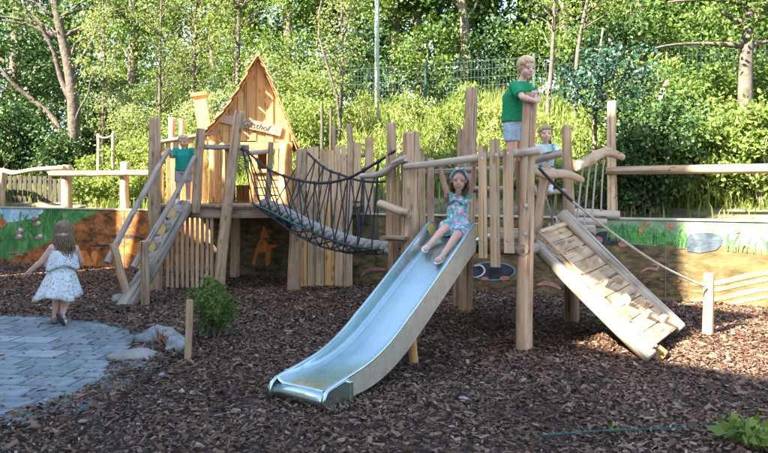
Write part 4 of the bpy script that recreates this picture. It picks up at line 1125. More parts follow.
# ------------------------------------------------------------------ green mesh fence along the top of the bank
mf = thing('mesh_fence', 'green welded wire mesh fence along the top of the grassy bank', 'fence', wall_pt(6, 5.5, terr(5.5)))
M_MESH = plain('green_wire', (0.018, 0.045, 0.035), (0.035, 0.075, 0.058), 10, 0.5)
for k in range(13):
    t0 = -8 + k * 2.5; z0 = 3.0
    bm = bmesh.new(); box_bm(bm, -0.03, 0.03, -0.02, 0.02, 2.5, 4.42)
    M = Matrix.Translation(wall_pt(t0, 5.5)) @ Matrix.Rotation(math.atan2(WD.y, WD.x), 4, 'Z')
    link('fence_post', bm_mesh(bm, 'fence_post'), M_MESH, mf, M)
    bm = bmesh.new()
    for i in range(31):
        x_ = 0.03 + i * 2.44 / 30; box_bm(bm, x_ - 0.003, x_ + 0.003, -0.003, 0.004, 2.8, 4.36)
    for j in range(9):
        z_ = 2.85 + j * 0.185; box_bm(bm, 0.03, 2.47, -0.011, -0.003, z_ - 0.004, z_ + 0.004); box_bm(bm, 0.03, 2.47, 0.003, 0.011, z_ - 0.004, z_ + 0.004)
    link('wire_panel', bm_mesh(bm, 'wire_panel'), M_MESH, mf, M)
# ------------------------------------------------------------------ children
def ell_into(bm, c, ax, sub=2):
    """ellipsoid; ax = three axis vectors"""
    M = Matrix((V(ax[0]), V(ax[1]), V(ax[2]))).transposed().to_4x4(); M.translation = V(c)
    bmesh.ops.create_icosphere(bm, subdivisions=sub, radius=1.0, matrix=M)
def cap_into(bm, p0, r0, p1, r1, sides=12, n=4):
    """round-ended tapered limb"""
    p0, p1 = V(p0), V(p1); d = (p1 - p0); L_ = d.length
    if L_ < 1e-5: d = V((0, 0, 1)); L_ = 1e-5
    d = d / L_; x = d.orthogonal().normalized(); y = d.cross(x)
    rows = []
    for i in range(n + 1):
        a = -math.pi / 2 + (math.pi / 2) * i / n; rows.append((p0 + d * (math.sin(a) * r0), max(1e-4, math.cos(a) * r0)))
    for i in range(n + 1):
        a = (math.pi / 2) * i / n; rows.append((p1 + d * (math.sin(a) * r1), max(1e-4, math.cos(a) * r1)))
    rings = [[bm.verts.new(c + (x * math.cos(2 * math.pi * j / sides) + y * math.sin(2 * math.pi * j / sides)) * r) for j in range(sides)] for c, r in rows]
    for a, b in zip(rings, rings[1:]):
        for j in range(sides): bm.faces.new((a[j], a[(j + 1) % sides], b[(j + 1) % sides], b[j]))
    bm.faces.new(list(reversed(rings[0]))); bm.faces.new(rings[-1])
def cone_into(bm, secs, sides=20):
    """flat-ended stack of elliptic sections: (centre, half-axis vector a, half-axis vector b)"""
    rings = [[bm.verts.new(V(c) + V(a) * math.cos(2 * math.pi * j / sides) + V(b) * math.sin(2 * math.pi * j / sides)) for j in range(sides)] for c, a, b in secs]
    for a, b in zip(rings, rings[1:]):
        for j in range(sides): bm.faces.new((a[j], a[(j + 1) % sides], b[(j + 1) % sides], b[j]))
    bm.faces.new(list(reversed(rings[0]))); bm.faces.new(rings[-1])
    bmesh.ops.recalc_face_normals(bm, faces=bm.faces[:])
def tubecone_into(bm, p0, r0, p1, r1):
    d = (V(p1) - V(p0)).normalized(); x = d.orthogonal().normalized(); y = d.cross(x)
    cone_into(bm, [(p0, x * r0, y * r0), (p1, x * r1, y * r1)])
def remeshed(bm, voxel, smooth=4, name='blob'):
    bmesh.ops.recalc_face_normals(bm, faces=bm.faces[:])
    me = bm_mesh(bm, name); o = bpy.data.objects.new('tmp', me); COL.objects.link(o)
    m = o.modifiers.new('r', 'REMESH'); m.mode = 'VOXEL'; m.voxel_size = voxel; m.use_smooth_shade = True
    s = o.modifiers.new('s', 'SMOOTH'); s.iterations = smooth; s.factor = 0.5
    dg = bpy.context.evaluated_depsgraph_get(); dg.update()
    out = bpy.data.meshes.new_from_object(o.evaluated_get(dg)); bpy.data.objects.remove(o)
    out.polygons.foreach_set('use_smooth', [True] * len(out.polygons))
    return out
def skinmat(name, c):
    m, nt, b = mk(name); L = nt.links.new
    tc = node(nt, 'ShaderNodeTexCoord'); n = node(nt, 'ShaderNodeTexNoise', Scale=14.0, Detail=3.0); L(tc.outputs['Object'], n.inputs['Vector'])
    r = ramp(nt, [(0.3, tuple(x * 0.92 for x in c)), (0.7, (c[0] * 1.03, c[1] * 0.98, c[2] * 0.97))]); L(n.outputs['Fac'], r.inputs['Fac']); L(r.outputs[0], b.inputs['Base Color'])
    b.inputs['Roughness'].default_value = 0.5
    b.inputs['Subsurface Weight'].default_value = 0.12; b.inputs['Subsurface Radius'].default_value = (0.012, 0.005, 0.003); b.inputs['Subsurface Scale'].default_value = 1.0
    return m
def clothmat(name, c1, c2, scale=40, rough=0.9):
    return plain(name, c1, c2, scale, rough, 0.25, spec=0.15)
def floral(name, base, cols, scale=26, fill=0.38):
    m, nt, b = mk(name); L = nt.links.new
    tc = node(nt, 'ShaderNodeTexCoord')
    nz = node(nt, 'ShaderNodeTexNoise', Scale=30.0, Detail=2.0); L(tc.outputs['Object'], nz.inputs['Vector'])
    mxv = node(nt, 'ShaderNodeMix', data_type='VECTOR'); mxv.inputs['Factor'].default_value = 0.06
    L(tc.outputs['Object'], mxv.inputs['A']); L(nz.outputs['Color'], mxv.inputs['B'])
    vo = node(nt, 'ShaderNodeTexVoronoi', Scale=scale); L(mxv.outputs['Result'], vo.inputs['Vector'])
    sep = node(nt, 'ShaderNodeSeparateColor'); L(vo.outputs['Color'], sep.inputs[0])
    n = len(cols); r = ramp(nt, [(i / n, c) for i, c in enumerate(cols)], 'CONSTANT'); L(sep.outputs[0], r.inputs['Fac'])
    rd_ = ramp(nt, [(fill, (1, 1, 1)), (fill + 0.06, (0, 0, 0))]); L(vo.outputs['Distance'], rd_.inputs['Fac'])
    mx = node(nt, 'ShaderNodeMix', data_type='RGBA'); mx.inputs['A'].default_value = (*base, 1)
    L(rd_.outputs[0], mx.inputs['Factor']); L(r.outputs[0], mx.inputs['B']); L(mx.outputs['Result'], b.inputs['Base Color'])
    b.inputs['Roughness'].default_value = 0.9; b.inputs['Specular IOR Level'].default_value = 0.15
    return m
def hairmat(name, c1, c2):
    m, nt, b = mk(name); L = nt.links.new
    tc = node(nt, 'ShaderNodeTexCoord'); mp = node(nt, 'ShaderNodeMapping'); mp.inputs['Scale'].default_value = (90, 90, 9)
    L(tc.outputs['Object'], mp.inputs['Vector']); n = node(nt, 'ShaderNodeTexNoise', Scale=1.0, Detail=4.0, Roughness=0.65); L(mp.outputs[0], n.inputs['Vector'])
    r = ramp(nt, [(0.3, c1), (0.7, c2)]); L(n.outputs['Fac'], r.inputs['Fac']); L(r.outputs[0], b.inputs['Base Color'])
    b.inputs['Roughness'].default_value = 0.45
    bp = node(nt, 'ShaderNodeBump', Strength=0.7, Distance=0.01); L(n.outputs['Fac'], bp.inputs['Height']); L(bp.outputs[0], b.inputs['Normal'])
    return m
SKIN = skinmat('fair_skin', (0.68, 0.41, 0.31))
SKIN2 = skinmat('tanned_skin', (0.56, 0.315, 0.22))
M_EYE = plain('eye_dark', (0.025, 0.018, 0.014), (0.04, 0.03, 0.025), 5, 0.2)
M_EYEW = plain('eye_white', (0.50, 0.47, 0.45), (0.56, 0.53, 0.51), 5, 0.3)
M_LIP = plain('lips', (0.42, 0.14, 0.12), (0.50, 0.18, 0.15), 20, 0.45)
M_BROW = plain('eyebrow', (0.24, 0.15, 0.08), (0.32, 0.21, 0.12), 30, 0.8)
BLOND = hairmat('blond_hair', (0.50, 0.35, 0.16), (0.78, 0.62, 0.36))
BROWN = hairmat('brown_hair', (0.10, 0.058, 0.03), (0.30, 0.19, 0.10))
LBROWN2 = hairmat('dark_blond_hair', (0.09, 0.05, 0.024), (0.29, 0.18, 0.09))
LBROWN = hairmat('light_brown_hair', (0.26, 0.16, 0.08), (0.52, 0.36, 0.19))

def basis(fw, up=V((0, 0, 1))):
    f = V(fw).normalized(); l = V(up).cross(f).normalized(); u = f.cross(l).normalized()
    return f, l, u
def stand(base, h, yaw_f, z0=None):
    """default standing joints of a child of height h facing the flat direction yaw_f"""
    f, l, u = basis((yaw_f[0], yaw_f[1], 0)); b = V(base); J = {}
    def at(a, c, d): return b + (l * a + f * c + u * d) * h
    J['pelvis'] = at(0, 0, 0.50); J['chest'] = at(0, 0, 0.70); J['neck'] = at(0, -0.005, 0.80); J['head'] = at(0, 0.012, 0.905)
    for s, k in ((1, 'L'), (-1, 'R')):
        J['sh' + k] = at(0.115 * s, 0, 0.775); J['el' + k] = at(0.15 * s, -0.01, 0.61); J['wr' + k] = at(0.16 * s, 0.03, 0.475); J['ha' + k] = at(0.16 * s, 0.045, 0.40)
        J['hip' + k] = at(0.06 * s, 0, 0.47); J['kn' + k] = at(0.068 * s, 0.012, 0.265); J['an' + k] = at(0.07 * s, -0.01, 0.055); J['to' + k] = at(0.085 * s, 0.115, 0.022)
    J['face'] = f; J['body'] = f; J['h'] = h; J['up'] = V((0, 0, 1))
    return J
def hand_into(bm, wr, tip, palm_n, side, k, curl):
    """palm and five separate fingers; curl bends them towards palm_n"""
    d = (tip - wr).normalized(); n = (palm_n - d * palm_n.dot(d)).normalized(); s = d.cross(n) * side
    pc = wr + d * 0.034 * k
    ell_into(bm, pc, (d * 0.034 * k, s * 0.026 * k, n * 0.012 * k), 2)
    for i, (off, ln) in enumerate(((-0.019, 0.040), (-0.0065, 0.046), (0.0065, 0.043), (0.019, 0.034))):
        p = wr + d * 0.056 * k + s * off * k
        dd = d
        for j in range(2):
            dd = (dd * math.cos(curl) + n * math.sin(curl)).normalized()
            q = p + dd * ln * 0.5 * k
            cap_into(bm, p, 0.0072 * k, q, 0.0066 * k, 8, 2); p = q
    p = wr + d * 0.018 * k - s * 0.022 * k
    q = p + (d * 0.6 - s * 0.7 + n * 0.35).normalized() * 0.026 * k; r_ = q + (d * 0.8 - s * 0.1 + n * 0.6 * curl).normalized() * 0.022 * k
    cap_into(bm, p, 0.009 * k, q, 0.008 * k, 8, 2); cap_into(bm, q, 0.008 * k, r_, 0.007 * k, 8, 2)
def make_person(label, base, J, skin, hands, voxel=0.0055, group=None, smile=False):
    h = J['h']; k = h / 1.1
    root = thing('person', label, 'person', base, group)
    fb, lb_, ub = basis(J['body']); f, l, u = basis(J['face'], J['up'])
    bm = bmesh.new()
    pe, ch, nk, hd = J['pelvis'], J['chest'], J['neck'], J['head']
    ub2 = (ch - pe).normalized()
    # trunk
    cone_into(bm, [(pe - ub2 * 0.05 * k, lb_ * 0.075 * k, fb * 0.06 * k), (pe, lb_ * 0.098 * k, fb * 0.076 * k), (pe.lerp(ch, 0.5), lb_ * 0.088 * k, fb * 0.070 * k), (ch, lb_ * 0.098 * k, fb * 0.070 * k),
                   (ch.lerp(nk, 0.6), lb_ * 0.085 * k, fb * 0.055 * k), (nk, lb_ * 0.035 * k, fb * 0.035 * k)])
    cap_into(bm, nk - (nk - ch).normalized() * 0.03, 0.034 * k, hd - u * 0.06 * k, 0.033 * k)
    # head: skull, face, jaw, cheeks, nose, ears
    q = k ** 0.5 * 1.0
    ell_into(bm, hd + u * 0.018 * q - f * 0.012 * q, (l * 0.070 * q, f * 0.083 * q, u * 0.078 * q), 3)
    ell_into(bm, hd - u * 0.030 * q + f * 0.018 * q, (l * 0.056 * q, f * 0.060 * q, u * 0.066 * q), 3)
    for s in (-1, 1):
        ell_into(bm, hd - u * 0.030 * q + f * 0.050 * q + l * s * 0.030 * q, (l * 0.026 * q, f * 0.022 * q, u * 0.026 * q), 2)
        ell_into(bm, hd - u * 0.008 * q - f * 0.008 * q + l * s * 0.072 * q, (l * 0.009 * q, f * 0.016 * q, u * 0.024 * q), 2)
        ell_into(bm, hd + u * 0.022 * q + f * 0.058 * q + l * s * 0.028 * q, (l * 0.03 * q, f * 0.013 * q, u * 0.012 * q), 2)
    cap_into(bm, hd + u * 0.002 * q + f * 0.072 * q, 0.007 * q, hd - u * 0.020 * q + f * 0.086 * q, 0.0115 * q, 10, 3)
    ell_into(bm, hd - u * 0.078 * q + f * 0.045 * q, (l * 0.026 * q, f * 0.022 * q, u * 0.018 * q), 2)
    ell_into(bm, hd - u * 0.050 * q + f * 0.066 * q, (l * 0.022 * q, f * 0.013 * q, u * 0.012 * q), 2)
    # limbs
    for s, K in ((1, 'L'), (-1, 'R')):
        cap_into(bm, ch.lerp(J['sh' + K], 0.3) + (nk - ch) * 0.15, 0.048 * k, J['sh' + K], 0.038 * k)
        cap_into(bm, J['sh' + K], 0.037 * k, J['el' + K], 0.028 * k); cap_into(bm, J['el' + K], 0.0285 * k, J['wr' + K], 0.0195 * k)
        m_ = J['el' + K].lerp(J['wr' + K], 0.3); ell_into(bm, m_, (V((0.03, 0, 0)) * k, V((0, 0.03, 0)) * k, V((0, 0, 0.03)) * k), 2)
        pn, cu_ = hands[K]
        hand_into(bm, J['wr' + K], J['ha' + K], V(pn), s, k, cu_)
        cap_into(bm, J['hip' + K], 0.066 * k, J['kn' + K], 0.042 * k); cap_into(bm, J['kn' + K], 0.041 * k, J['an' + K], 0.026 * k)
        cf = J['kn' + K].lerp(J['an' + K], 0.3); dk = (J['an' + K] - J['kn' + K]).normalized(); tk = (J['to' + K] - J['an' + K]); tk = (tk - dk * tk.dot(dk)).normalized()
        cap_into(bm, cf - tk * 0.010 * k, 0.040 * k, cf - tk * 0.008 * k + dk * 0.06 * k, 0.032 * k)
        a, t = J['an' + K], J['to' + K]
        heel = a - (t - a).normalized() * 0.02 * k + dk * 0.025 * k
        cap_into(bm, heel, 0.024 * k, t, 0.022 * k); cap_into(bm, a, 0.026 * k, a.lerp(t, 0.6), 0.024 * k)
    me = remeshed(bm, voxel, 3, 'body')
    body = link('body', me, skin, root)
    # eyes, brows, mouth
    for s in (-1, 1):
        bm = bmesh.new(); ell_into(bm, hd + u * 0.004 * q + f * 0.0665 * q + l * s * 0.029 * q, (l * 0.0125 * q, f * 0.008 * q, u * 0.0062 * q), 2)
        ew = link('eye', bm_mesh(bm, 'eye', True), M_EYEW, root)
        bm = bmesh.new(); ell_into(bm, hd + u * 0.004 * q + f * 0.0725 * q + l * s * 0.029 * q, (l * 0.0072 * q, f * 0.0042 * q, u * 0.0066 * q), 2)
        link('iris', bm_mesh(bm, 'iris', True), M_EYE, ew)
        bm = bmesh.new(); cap_into(bm, hd + u * 0.026 * q + f * 0.075 * q + l * s * 0.016 * q, 0.0022 * q, hd + u * 0.027 * q + f * 0.064 * q + l * s * 0.042 * q, 0.0014 * q, 6, 2)
        link('eyebrow', bm_mesh(bm, 'eyebrow', True), M_BROW, root)
    bm = bmesh.new(); ell_into(bm, hd - u * 0.050 * q + f * 0.0765 * q, (l * 0.019 * q, f * 0.005 * q, u * 0.0065 * q), 2)
    link('mouth', bm_mesh(bm, 'mouth', True), M_LIP, root)
    if smile:                                            # open laughing mouth with a row of teeth
        bm = bmesh.new(); ell_into(bm, hd - u * 0.052 * q + f * 0.0775 * q, (l * 0.026 * q, f * 0.006 * q, u * 0.013 * q), 2)
        mo = link('open_mouth', bm_mesh(bm, 'open_mouth', True), M_LIP, root)
        bm = bmesh.new(); ell_into(bm, hd - u * 0.048 * q + f * 0.0825 * q, (l * 0.019 * q, f * 0.004 * q, u * 0.0048 * q), 2)
        link('teeth', bm_mesh(bm, 'teeth', True), M_EYEW, mo)
    return root, (f, l, u, q, k, fb, lb_)
def short_hair(root, J, ctx, mat, seed=1):
    f, l, u, q, k, fb, lb_ = ctx; hd = J['head']; rd_ = random.Random(seed); bm = bmesh.new()
    ell_into(bm, hd + u * 0.034 * q - f * 0.018 * q, (l * 0.0755 * q, f * 0.084 * q, u * 0.070 * q), 3)
    ell_into(bm, hd - u * 0.004 * q - f * 0.042 * q, (l * 0.071 * q, f * 0.054 * q, u * 0.066 * q), 3)
    cr = hd + u * 0.018 * q - f * 0.014 * q                # strands fall from the crown all round, shorter over the brow
    for i in range(420):
        a = rd_.uniform(-math.pi, math.pi); fr = max(0.0, math.cos(a))
        e_end = (0.50 if fr > 0.55 else (0.12 if fr > 0.1 else -0.35)) + rd_.uniform(-0.12, 0.12)
        e0 = rd_.uniform(0.55, 1.45); pts = []
        da = rd_.uniform(-0.35, 0.35); lift = rd_.uniform(0.0, 0.006)
        for t_ in range(6):
            e = e0 + (e_end - e0) * t_ / 5; aa = a + da * t_ / 5
            dv = f * math.cos(aa) * math.cos(e) * 0.0915 + l * math.sin(aa) * math.cos(e) * 0.0785 + u * math.sin(e) * 0.087
            pts.append(cr + dv * q * (1.0 + lift * 8 * (0.4 + 0.6 * t_ / 5)))
        tube_into(bm, pts, 0.0042 * q, 4, r1=0.0016 * q)
    link('hair', bm_mesh(bm, 'hair', True), mat, root)
def long_hair(root, J, ctx, mat, length, seed=1, spread=1.0, back=1.0, sway=V((0, 0, 0)), wave=0.012):
    f, l, u, q, k, fb, lb_ = ctx; hd = J['head']; rd_ = random.Random(seed); bm = bmesh.new()
    ell_into(bm, hd + u * 0.036 * q - f * 0.026 * q, (l * 0.080 * q, f * 0.084 * q, u * 0.074 * q), 3)
    ell_into(bm, hd - u * 0.025 * q - f * 0.050 * q, (l * 0.078 * q, f * 0.050 * q, u * 0.085 * q), 3)
    up = V((0, 0, 1))
    for i in range(190):
        a = math.pi + rd_.uniform(-1.75, 1.75) * spread
        r0 = hd + u * 0.03 * q + (f * math.cos(a) * 0.080 + l * math.sin(a) * 0.076) * q - f * 0.014 * q
        ln = length * rd_.uniform(0.65, 1.05)
        out_ = (f * math.cos(a) + l * math.sin(a)) * 0.02
        pts = [hd + u * 0.085 * q - f * 0.02 * q + (r0 - hd) * 0.4, r0 + u * 0.02, r0 - up * ln * 0.35 + out_ * 0.8, r0 - up * ln * 0.7 + out_ * rd_.uniform(-0.2, 1.2) - fb * 0.01 * back + sway * 0.5, r0 - up * ln + out_ * rd_.uniform(-1.5, 1.0) + sway + l * rd_.uniform(-0.012, 0.012)]
        sp_ = spline(pts, 14); w0 = rd_.uniform(0, 6.28)
        sp_ = [p_ + (l * math.sin(i_ * 0.9 + w0) + f * math.cos(i_ * 0.8 + w0)) * wave * (i_ / 14) for i_, p_ in enumerate(sp_)]
        tube_into(bm, sp_, 0.0075 * q, 5, r1=0.0025)
    link('hair', bm_mesh(bm, 'hair', True), mat, root)
def shirt(root, J, ctx, mat, sleeve=0.6, hem=0.0, loose=1.22):
    f, l, u, q, k, fb, lb_ = ctx; bm = bmesh.new(); pe, ch, nk = J['pelvis'], J['chest'], J['neck']
    d = (ch - pe).normalized()
    cone_into(bm, [(pe + d * (0.0 - hem) * k, lb_ * 0.106 * k * loose, fb * 0.088 * k * loose), (pe.lerp(ch, 0.35), lb_ * 0.098 * k * loose, fb * 0.084 * k * loose), (ch, lb_ * 0.100 * k * loose, fb * 0.080 * k * loose),
                   (ch.lerp(nk, 0.55), lb_ * 0.092 * k * 1.1, fb * 0.062 * k * 1.1), (ch.lerp(nk, 0.95), lb_ * 0.050 * k, fb * 0.046 * k)])
    for K in 'LR':
        s0, e0 = J['sh' + K], J['el' + K]
        cap_into(bm, ch.lerp(s0, 0.4) + (nk - ch) * 0.15, 0.053 * k, s0, 0.048 * k)
        tubecone_into(bm, s0 - (e0 - s0) * 0.08, 0.047 * k, s0.lerp(e0, sleeve * 1.25), 0.050 * k)
    return link('shirt', remeshed(bm, 0.006, 3, 'shirt'), mat, root)
def shorts(root, J, ctx, mat, leg=0.75):
    f, l, u, q, k, fb, lb_ = ctx; bm = bmesh.new(); pe = J['pelvis']; d = (J['chest'] - pe).normalized()
    cone_into(bm, [(pe - d * 0.07 * k, lb_ * 0.098 * k, fb * 0.082 * k), (pe, lb_ * 0.112 * k, fb * 0.092 * k), (pe + d * 0.05 * k, lb_ * 0.104 * k, fb * 0.086 * k)])
    for K in 'LR':
        a, b = J['hip' + K], J['kn' + K]
        tubecone_into(bm, a - (b - a) * 0.05, 0.074 * k, a.lerp(b, leg), 0.066 * k)
    return link('shorts', remeshed(bm, 0.006, 3, 'shorts'), mat, root)
def shoes(root, J, ctx, mat, sole, strap=False):
    f, l, u, q, k, fb, lb_ = ctx
    for K in 'LR':
        a, t, kn = J['an' + K], J['to' + K], J['kn' + K]
        dk = (a - kn).normalized(); d = (t - a); fw = (t - (a + dk * 0.03 * k)).normalized(); sd_ = fw.cross(dk).normalized(); dn = sd_.cross(fw).normalized()
        if dn.dot(dk) < 0: dn = -dn
        heel = a + dk * 0.028 * k - fw * 0.024 * k; toe = t + fw * 0.012 * k
        bm = bmesh.new()
        if strap:
            cap_into(bm, heel, 0.0285 * k, a.lerp(t, 0.2) + dn * 0.016 * k, 0.029 * k); 
            m_ = a.lerp(t, 0.72); ell_into(bm, m_ + dn * 0.004 * k, (fw * 0.026 * k, sd_ * 0.031 * k, dn * 0.026 * k), 2)
        else:
            cap_into(bm, heel, 0.033 * k, toe, 0.029 * k); cap_into(bm, a + dk * 0.008 * k, 0.034 * k, a.lerp(t, 0.6), 0.03 * k)
        sh = link('shoe', remeshed(bm, 0.0055, 2, 'shoe'), mat, root)
        bm = bmesh.new(); c0 = heel + dn * 0.026 * k; c1 = toe + dn * 0.020 * k
        ell_into(bm, (c0 + c1) / 2, (fw * ((c1 - c0).length / 2 + 0.03 * k), sd_ * 0.036 * k, dn * 0.011 * k), 2)
        link('sole', bm_mesh(bm, 'sole', True), sole, sh)
def skirt_mesh(c_top, c_bot, ax_l, ax_f, rt, rb, waves, amp, n=48, rows=8, seed=0):
    rd_ = random.Random(seed); ph = [rd_.random() * 6.28 for _ in range(3)]; bm = bmesh.new(); rings = []
    for i in range(rows + 1):
        t_ = i / rows; c = V(c_top).lerp(V(c_bot), t_); rl = rt[0] + (rb[0] - rt[0]) * t_ ** 0.8; rf_ = rt[1] + (rb[1] - rt[1]) * t_ ** 0.8
        ring = []
        for j in range(n):
            a = 2 * math.pi * j / n; w = 1 + amp * t_ * (math.sin(waves * a + ph[0]) + 0.5 * math.sin((waves * 2 + 1) * a + ph[1]))
            ring.append(bm.verts.new(c + ax_l * math.cos(a) * rl * w + ax_f * math.sin(a) * rf_ * w + V((0, 0, 0.026 * t_ * math.sin(3 * a + ph[2])))))
        rings.append(ring)
    for a, b in zip(rings, rings[1:]):
        for j in range(n): bm.faces.new((a[j], a[(j + 1) % n], b[(j + 1) % n], b[j]))
    return bm_mesh(bm, 'skirt', True)

WHITE_SOLE = plain('pale_sole', (0.62, 0.60, 0.57), (0.70, 0.68, 0.65), 20, 0.7)
DARK_SOLE = plain('dark_sole', (0.03, 0.028, 0.026), (0.06, 0.055, 0.05), 20, 0.8)

# girl running away over the paving
base = V((-3.60, 7.66, 0.03)); f0 = V((-0.42, 0.9, 0))
J = stand(base, 1.24, f0)
J.update(pelvis=P(61, 275, 7.66), chest=P(62.5, 256, 7.64), neck=P(63.5, 244.5, 7.64), head=P(64, 230.5, 7.66),
         shL=P(52.5, 248, 7.58), elL=P(41, 262, 7.58), wrL=P(29.5, 271, 7.62), haL=P(22.5, 276, 7.66),
         shR=P(75, 248.5, 7.74), elR=P(81, 261, 7.86), wrR=P(75, 271, 8.02), haR=P(71, 270, 8.08),
         hipL=P(57.5, 281, 7.64), knL=P(57, 299, 7.80), anL=V((-3.60, 7.66, 0.085)), toL=V((-3.66, 7.78, 0.048)),
         hipR=P(66, 281, 7.68), knR=P(67, 299, 7.80), anR=P(62, 315, 7.56), toR=P(65, 322, 7.50))
J['face'] = V((-0.35, 0.93, -0.08)); J['body'] = f0
girl, ctx = make_person('girl in white floral dress running away over the grey paving', base, J, SKIN, {'L': ((0, 0.3, -1), 0.25), 'R': ((0, 0, -1), 0.4)})
long_hair(girl, J, ctx, LBROWN2, 0.33, seed=3, sway=V((0.02, -0.01, 0)), wave=0.016)
DRESS1 = floral('white_floral_cloth', (0.66, 0.67, 0.66), [(0.24, 0.30, 0.32), (0.66, 0.67, 0.66), (0.42, 0.26, 0.27), (0.28, 0.38, 0.34), (0.62, 0.63, 0.62), (0.36, 0.38, 0.42)], 46)
f, l, u, q, k, fb, lb_ = ctx
bm = bmesh.new(); pe, ch, nk = J['pelvis'], J['chest'], J['neck']
cone_into(bm, [(pe.lerp(ch, 0.35), lb_ * 0.100 * k, fb * 0.085 * k), (ch, lb_ * 0.110 * k, fb * 0.085 * k), (ch.lerp(nk, 0.5), lb_ * 0.105 * k, fb * 0.068 * k), (ch.lerp(nk, 0.8), lb_ * 0.06 * k, fb * 0.05 * k)])
link('bodice', remeshed(bm, 0.006, 3, 'bodice'), DRESS1, girl)
o_ = link('ruffle', skirt_mesh(ch.lerp(nk, 0.55), pe.lerp(ch, 0.42), lb_, fb, (0.118 * k, 0.085 * k), (0.150 * k, 0.125 * k), 8, 0.09, seed=2), DRESS1, girl); m_ = o_.modifiers.new('thick', 'SOLIDIFY'); m_.thickness = 0.004
o_ = link('skirt', skirt_mesh(pe.lerp(ch, 0.45), P(57.5, 297.5, 7.64), lb_, fb, (0.095 * k, 0.085 * k), (0.205 * k, 0.175 * k), 7, 0.12, seed=5), DRESS1, girl); m_ = o_.modifiers.new('thick', 'SOLIDIFY'); m_.thickness = 0.004
shoes(girl, J, ctx, clothmat('sandal_leather', (0.20, 0.14, 0.11), (0.30, 0.22, 0.18)), DARK_SOLE, strap=True)
bm = bmesh.new(); hb = J['head'] - f * 0.105 * q - u * 0.045 * q
tube_into(bm, [hb + l * (-0.075 + 0.15 * i_ / 10) + f * 0.045 * abs(i_ / 5 - 1) ** 2 for i_ in range(11)], 0.012, 8)
ell_into(bm, hb - f * 0.006, (l * 0.022, f * 0.014, u * 0.02), 2)
link('hair_band', bm_mesh(bm, 'hair_band', True), clothmat('band_cloth', (0.36, 0.30, 0.24), (0.46, 0.40, 0.32)), girl)

# boy on the platform, hand on the rail
base = V((-2.96, 10.33, DZ))
J = stand(base, 1.03, V((0.12, -1, 0)))
J.update(elR=P(171.5, 157, 10.22), wrR=P(170, 151.5, 10.1), haR=P(169.5, 148, 10.04), elL=P(195.5, 159, 10.36), wrL=P(194, 168, 10.28), haL=P(193.5, 173, 10.25))
J['face'] = V((0.10, -1, -0.28))
boy, ctx = make_person('boy in teal shirt and lilac shorts standing on the playhouse platform', base, J, SKIN, {'L': ((-1, 0, 0), 0.35), 'R': ((0, 0.2, -1), 0.7)})
short_hair(boy, J, ctx, BLOND, 2)
shirt(boy, J, ctx, clothmat('teal_jersey', (0.015, 0.25, 0.185), (0.03, 0.34, 0.25)), 0.75, 0.02, 1.28)
shorts(boy, J, ctx, clothmat('lilac_cotton', (0.38, 0.33, 0.38), (0.48, 0.43, 0.47)), 0.7)
shoes(boy, J, ctx, clothmat('white_canvas', (0.66, 0.64, 0.62), (0.76, 0.74, 0.72)), WHITE_SOLE)

# girl at the top of the slide, hanging from the rail
base = S0 + SDIR * 0.0 + V((0, 0, 1.04))
J = stand(base, 1.12, V((-0.45, -0.9, 0)))
dl = lambda px: on_rail(px)
J.update(pelvis=P(457, 225, 6.99), chest=P(458, 205, 7.02), neck=P(458.5, 193.5, 7.0), head=P(459, 180.5, 6.93),
         shR=P(448.5, 195, 7.0), elR=P(443, 181, 6.93), wrR=P(440.5, 169, 6.84), haR=P(440, 161, 6.80),
         shL=P(468.5, 194.5, 7.0), elL=P(474, 179, 6.88), wrL=P(474, 166, 6.74), haL=P(474, 157, 6.69),
         hipR=P(452, 227, 6.97), knR=P(444, 228.5, 6.76), anR=P(429.5, 244.5, 6.655), toR=P(425.5, 249, 6.55),
         hipL=P(463, 229, 6.93), knL=P(456, 236.5, 6.68), anL=P(442.5, 256, 6.46), toL=P(437, 260.5, 6.36))
J['face'] = V((-0.12, -1, -0.10)); J['body'] = V((-0.2, -1, 0)); J['up'] = V((0.05, 0, 1))
gs, ctx = make_person('laughing girl in turquoise floral dress hanging from the rail above the slide', base, J, SKIN, {'R': ((0, -0.9, 0.5), 0.95), 'L': ((0, -0.9, 0.5), 0.95)}, smile=True)
long_hair(gs, J, ctx, BROWN, 0.26, seed=8, spread=0.92, sway=V((-0.05, 0, 0)))
DRESS2 = floral('turquoise_floral_cloth', (0.16, 0.50, 0.48), [(0.68, 0.70, 0.68), (0.08, 0.42, 0.44), (0.52, 0.20, 0.42), (0.12, 0.52, 0.50), (0.66, 0.45, 0.58), (0.10, 0.25, 0.38), (0.60, 0.66, 0.60)], 34, 0.62)
f, l, u, q, k, fb, lb_ = ctx
bm = bmesh.new(); pe, ch, nk = J['pelvis'], J['chest'], J['neck']; d = (ch - pe).normalized()
cone_into(bm, [(pe - d * 0.05, lb_ * 0.125 * k, fb * 0.105 * k), (pe.lerp(ch, 0.4), lb_ * 0.108 * k, fb * 0.092 * k), (ch, lb_ * 0.108 * k, fb * 0.086 * k), (ch.lerp(nk, 0.6), lb_ * 0.094 * k, fb * 0.066 * k), (ch.lerp(nk, 0.95), lb_ * 0.052 * k, fb * 0.048 * k)])
for K in 'LR':
    cap_into(bm, ch.lerp(J['sh' + K], 0.4) + (nk - ch) * 0.2, 0.054 * k, J['sh' + K] - V((0, 0, 0.005)), 0.046 * k)
    a, b_ = J['hip' + K], J['kn' + K]; tubecone_into(bm, a - (b_ - a) * 0.1, 0.088 * k, a.lerp(b_, 0.78), 0.078 * k)
cap_into(bm, J['hipL'].lerp(J['knL'], 0.35), 0.07 * k, J['hipR'].lerp(J['knR'], 0.35), 0.07 * k)
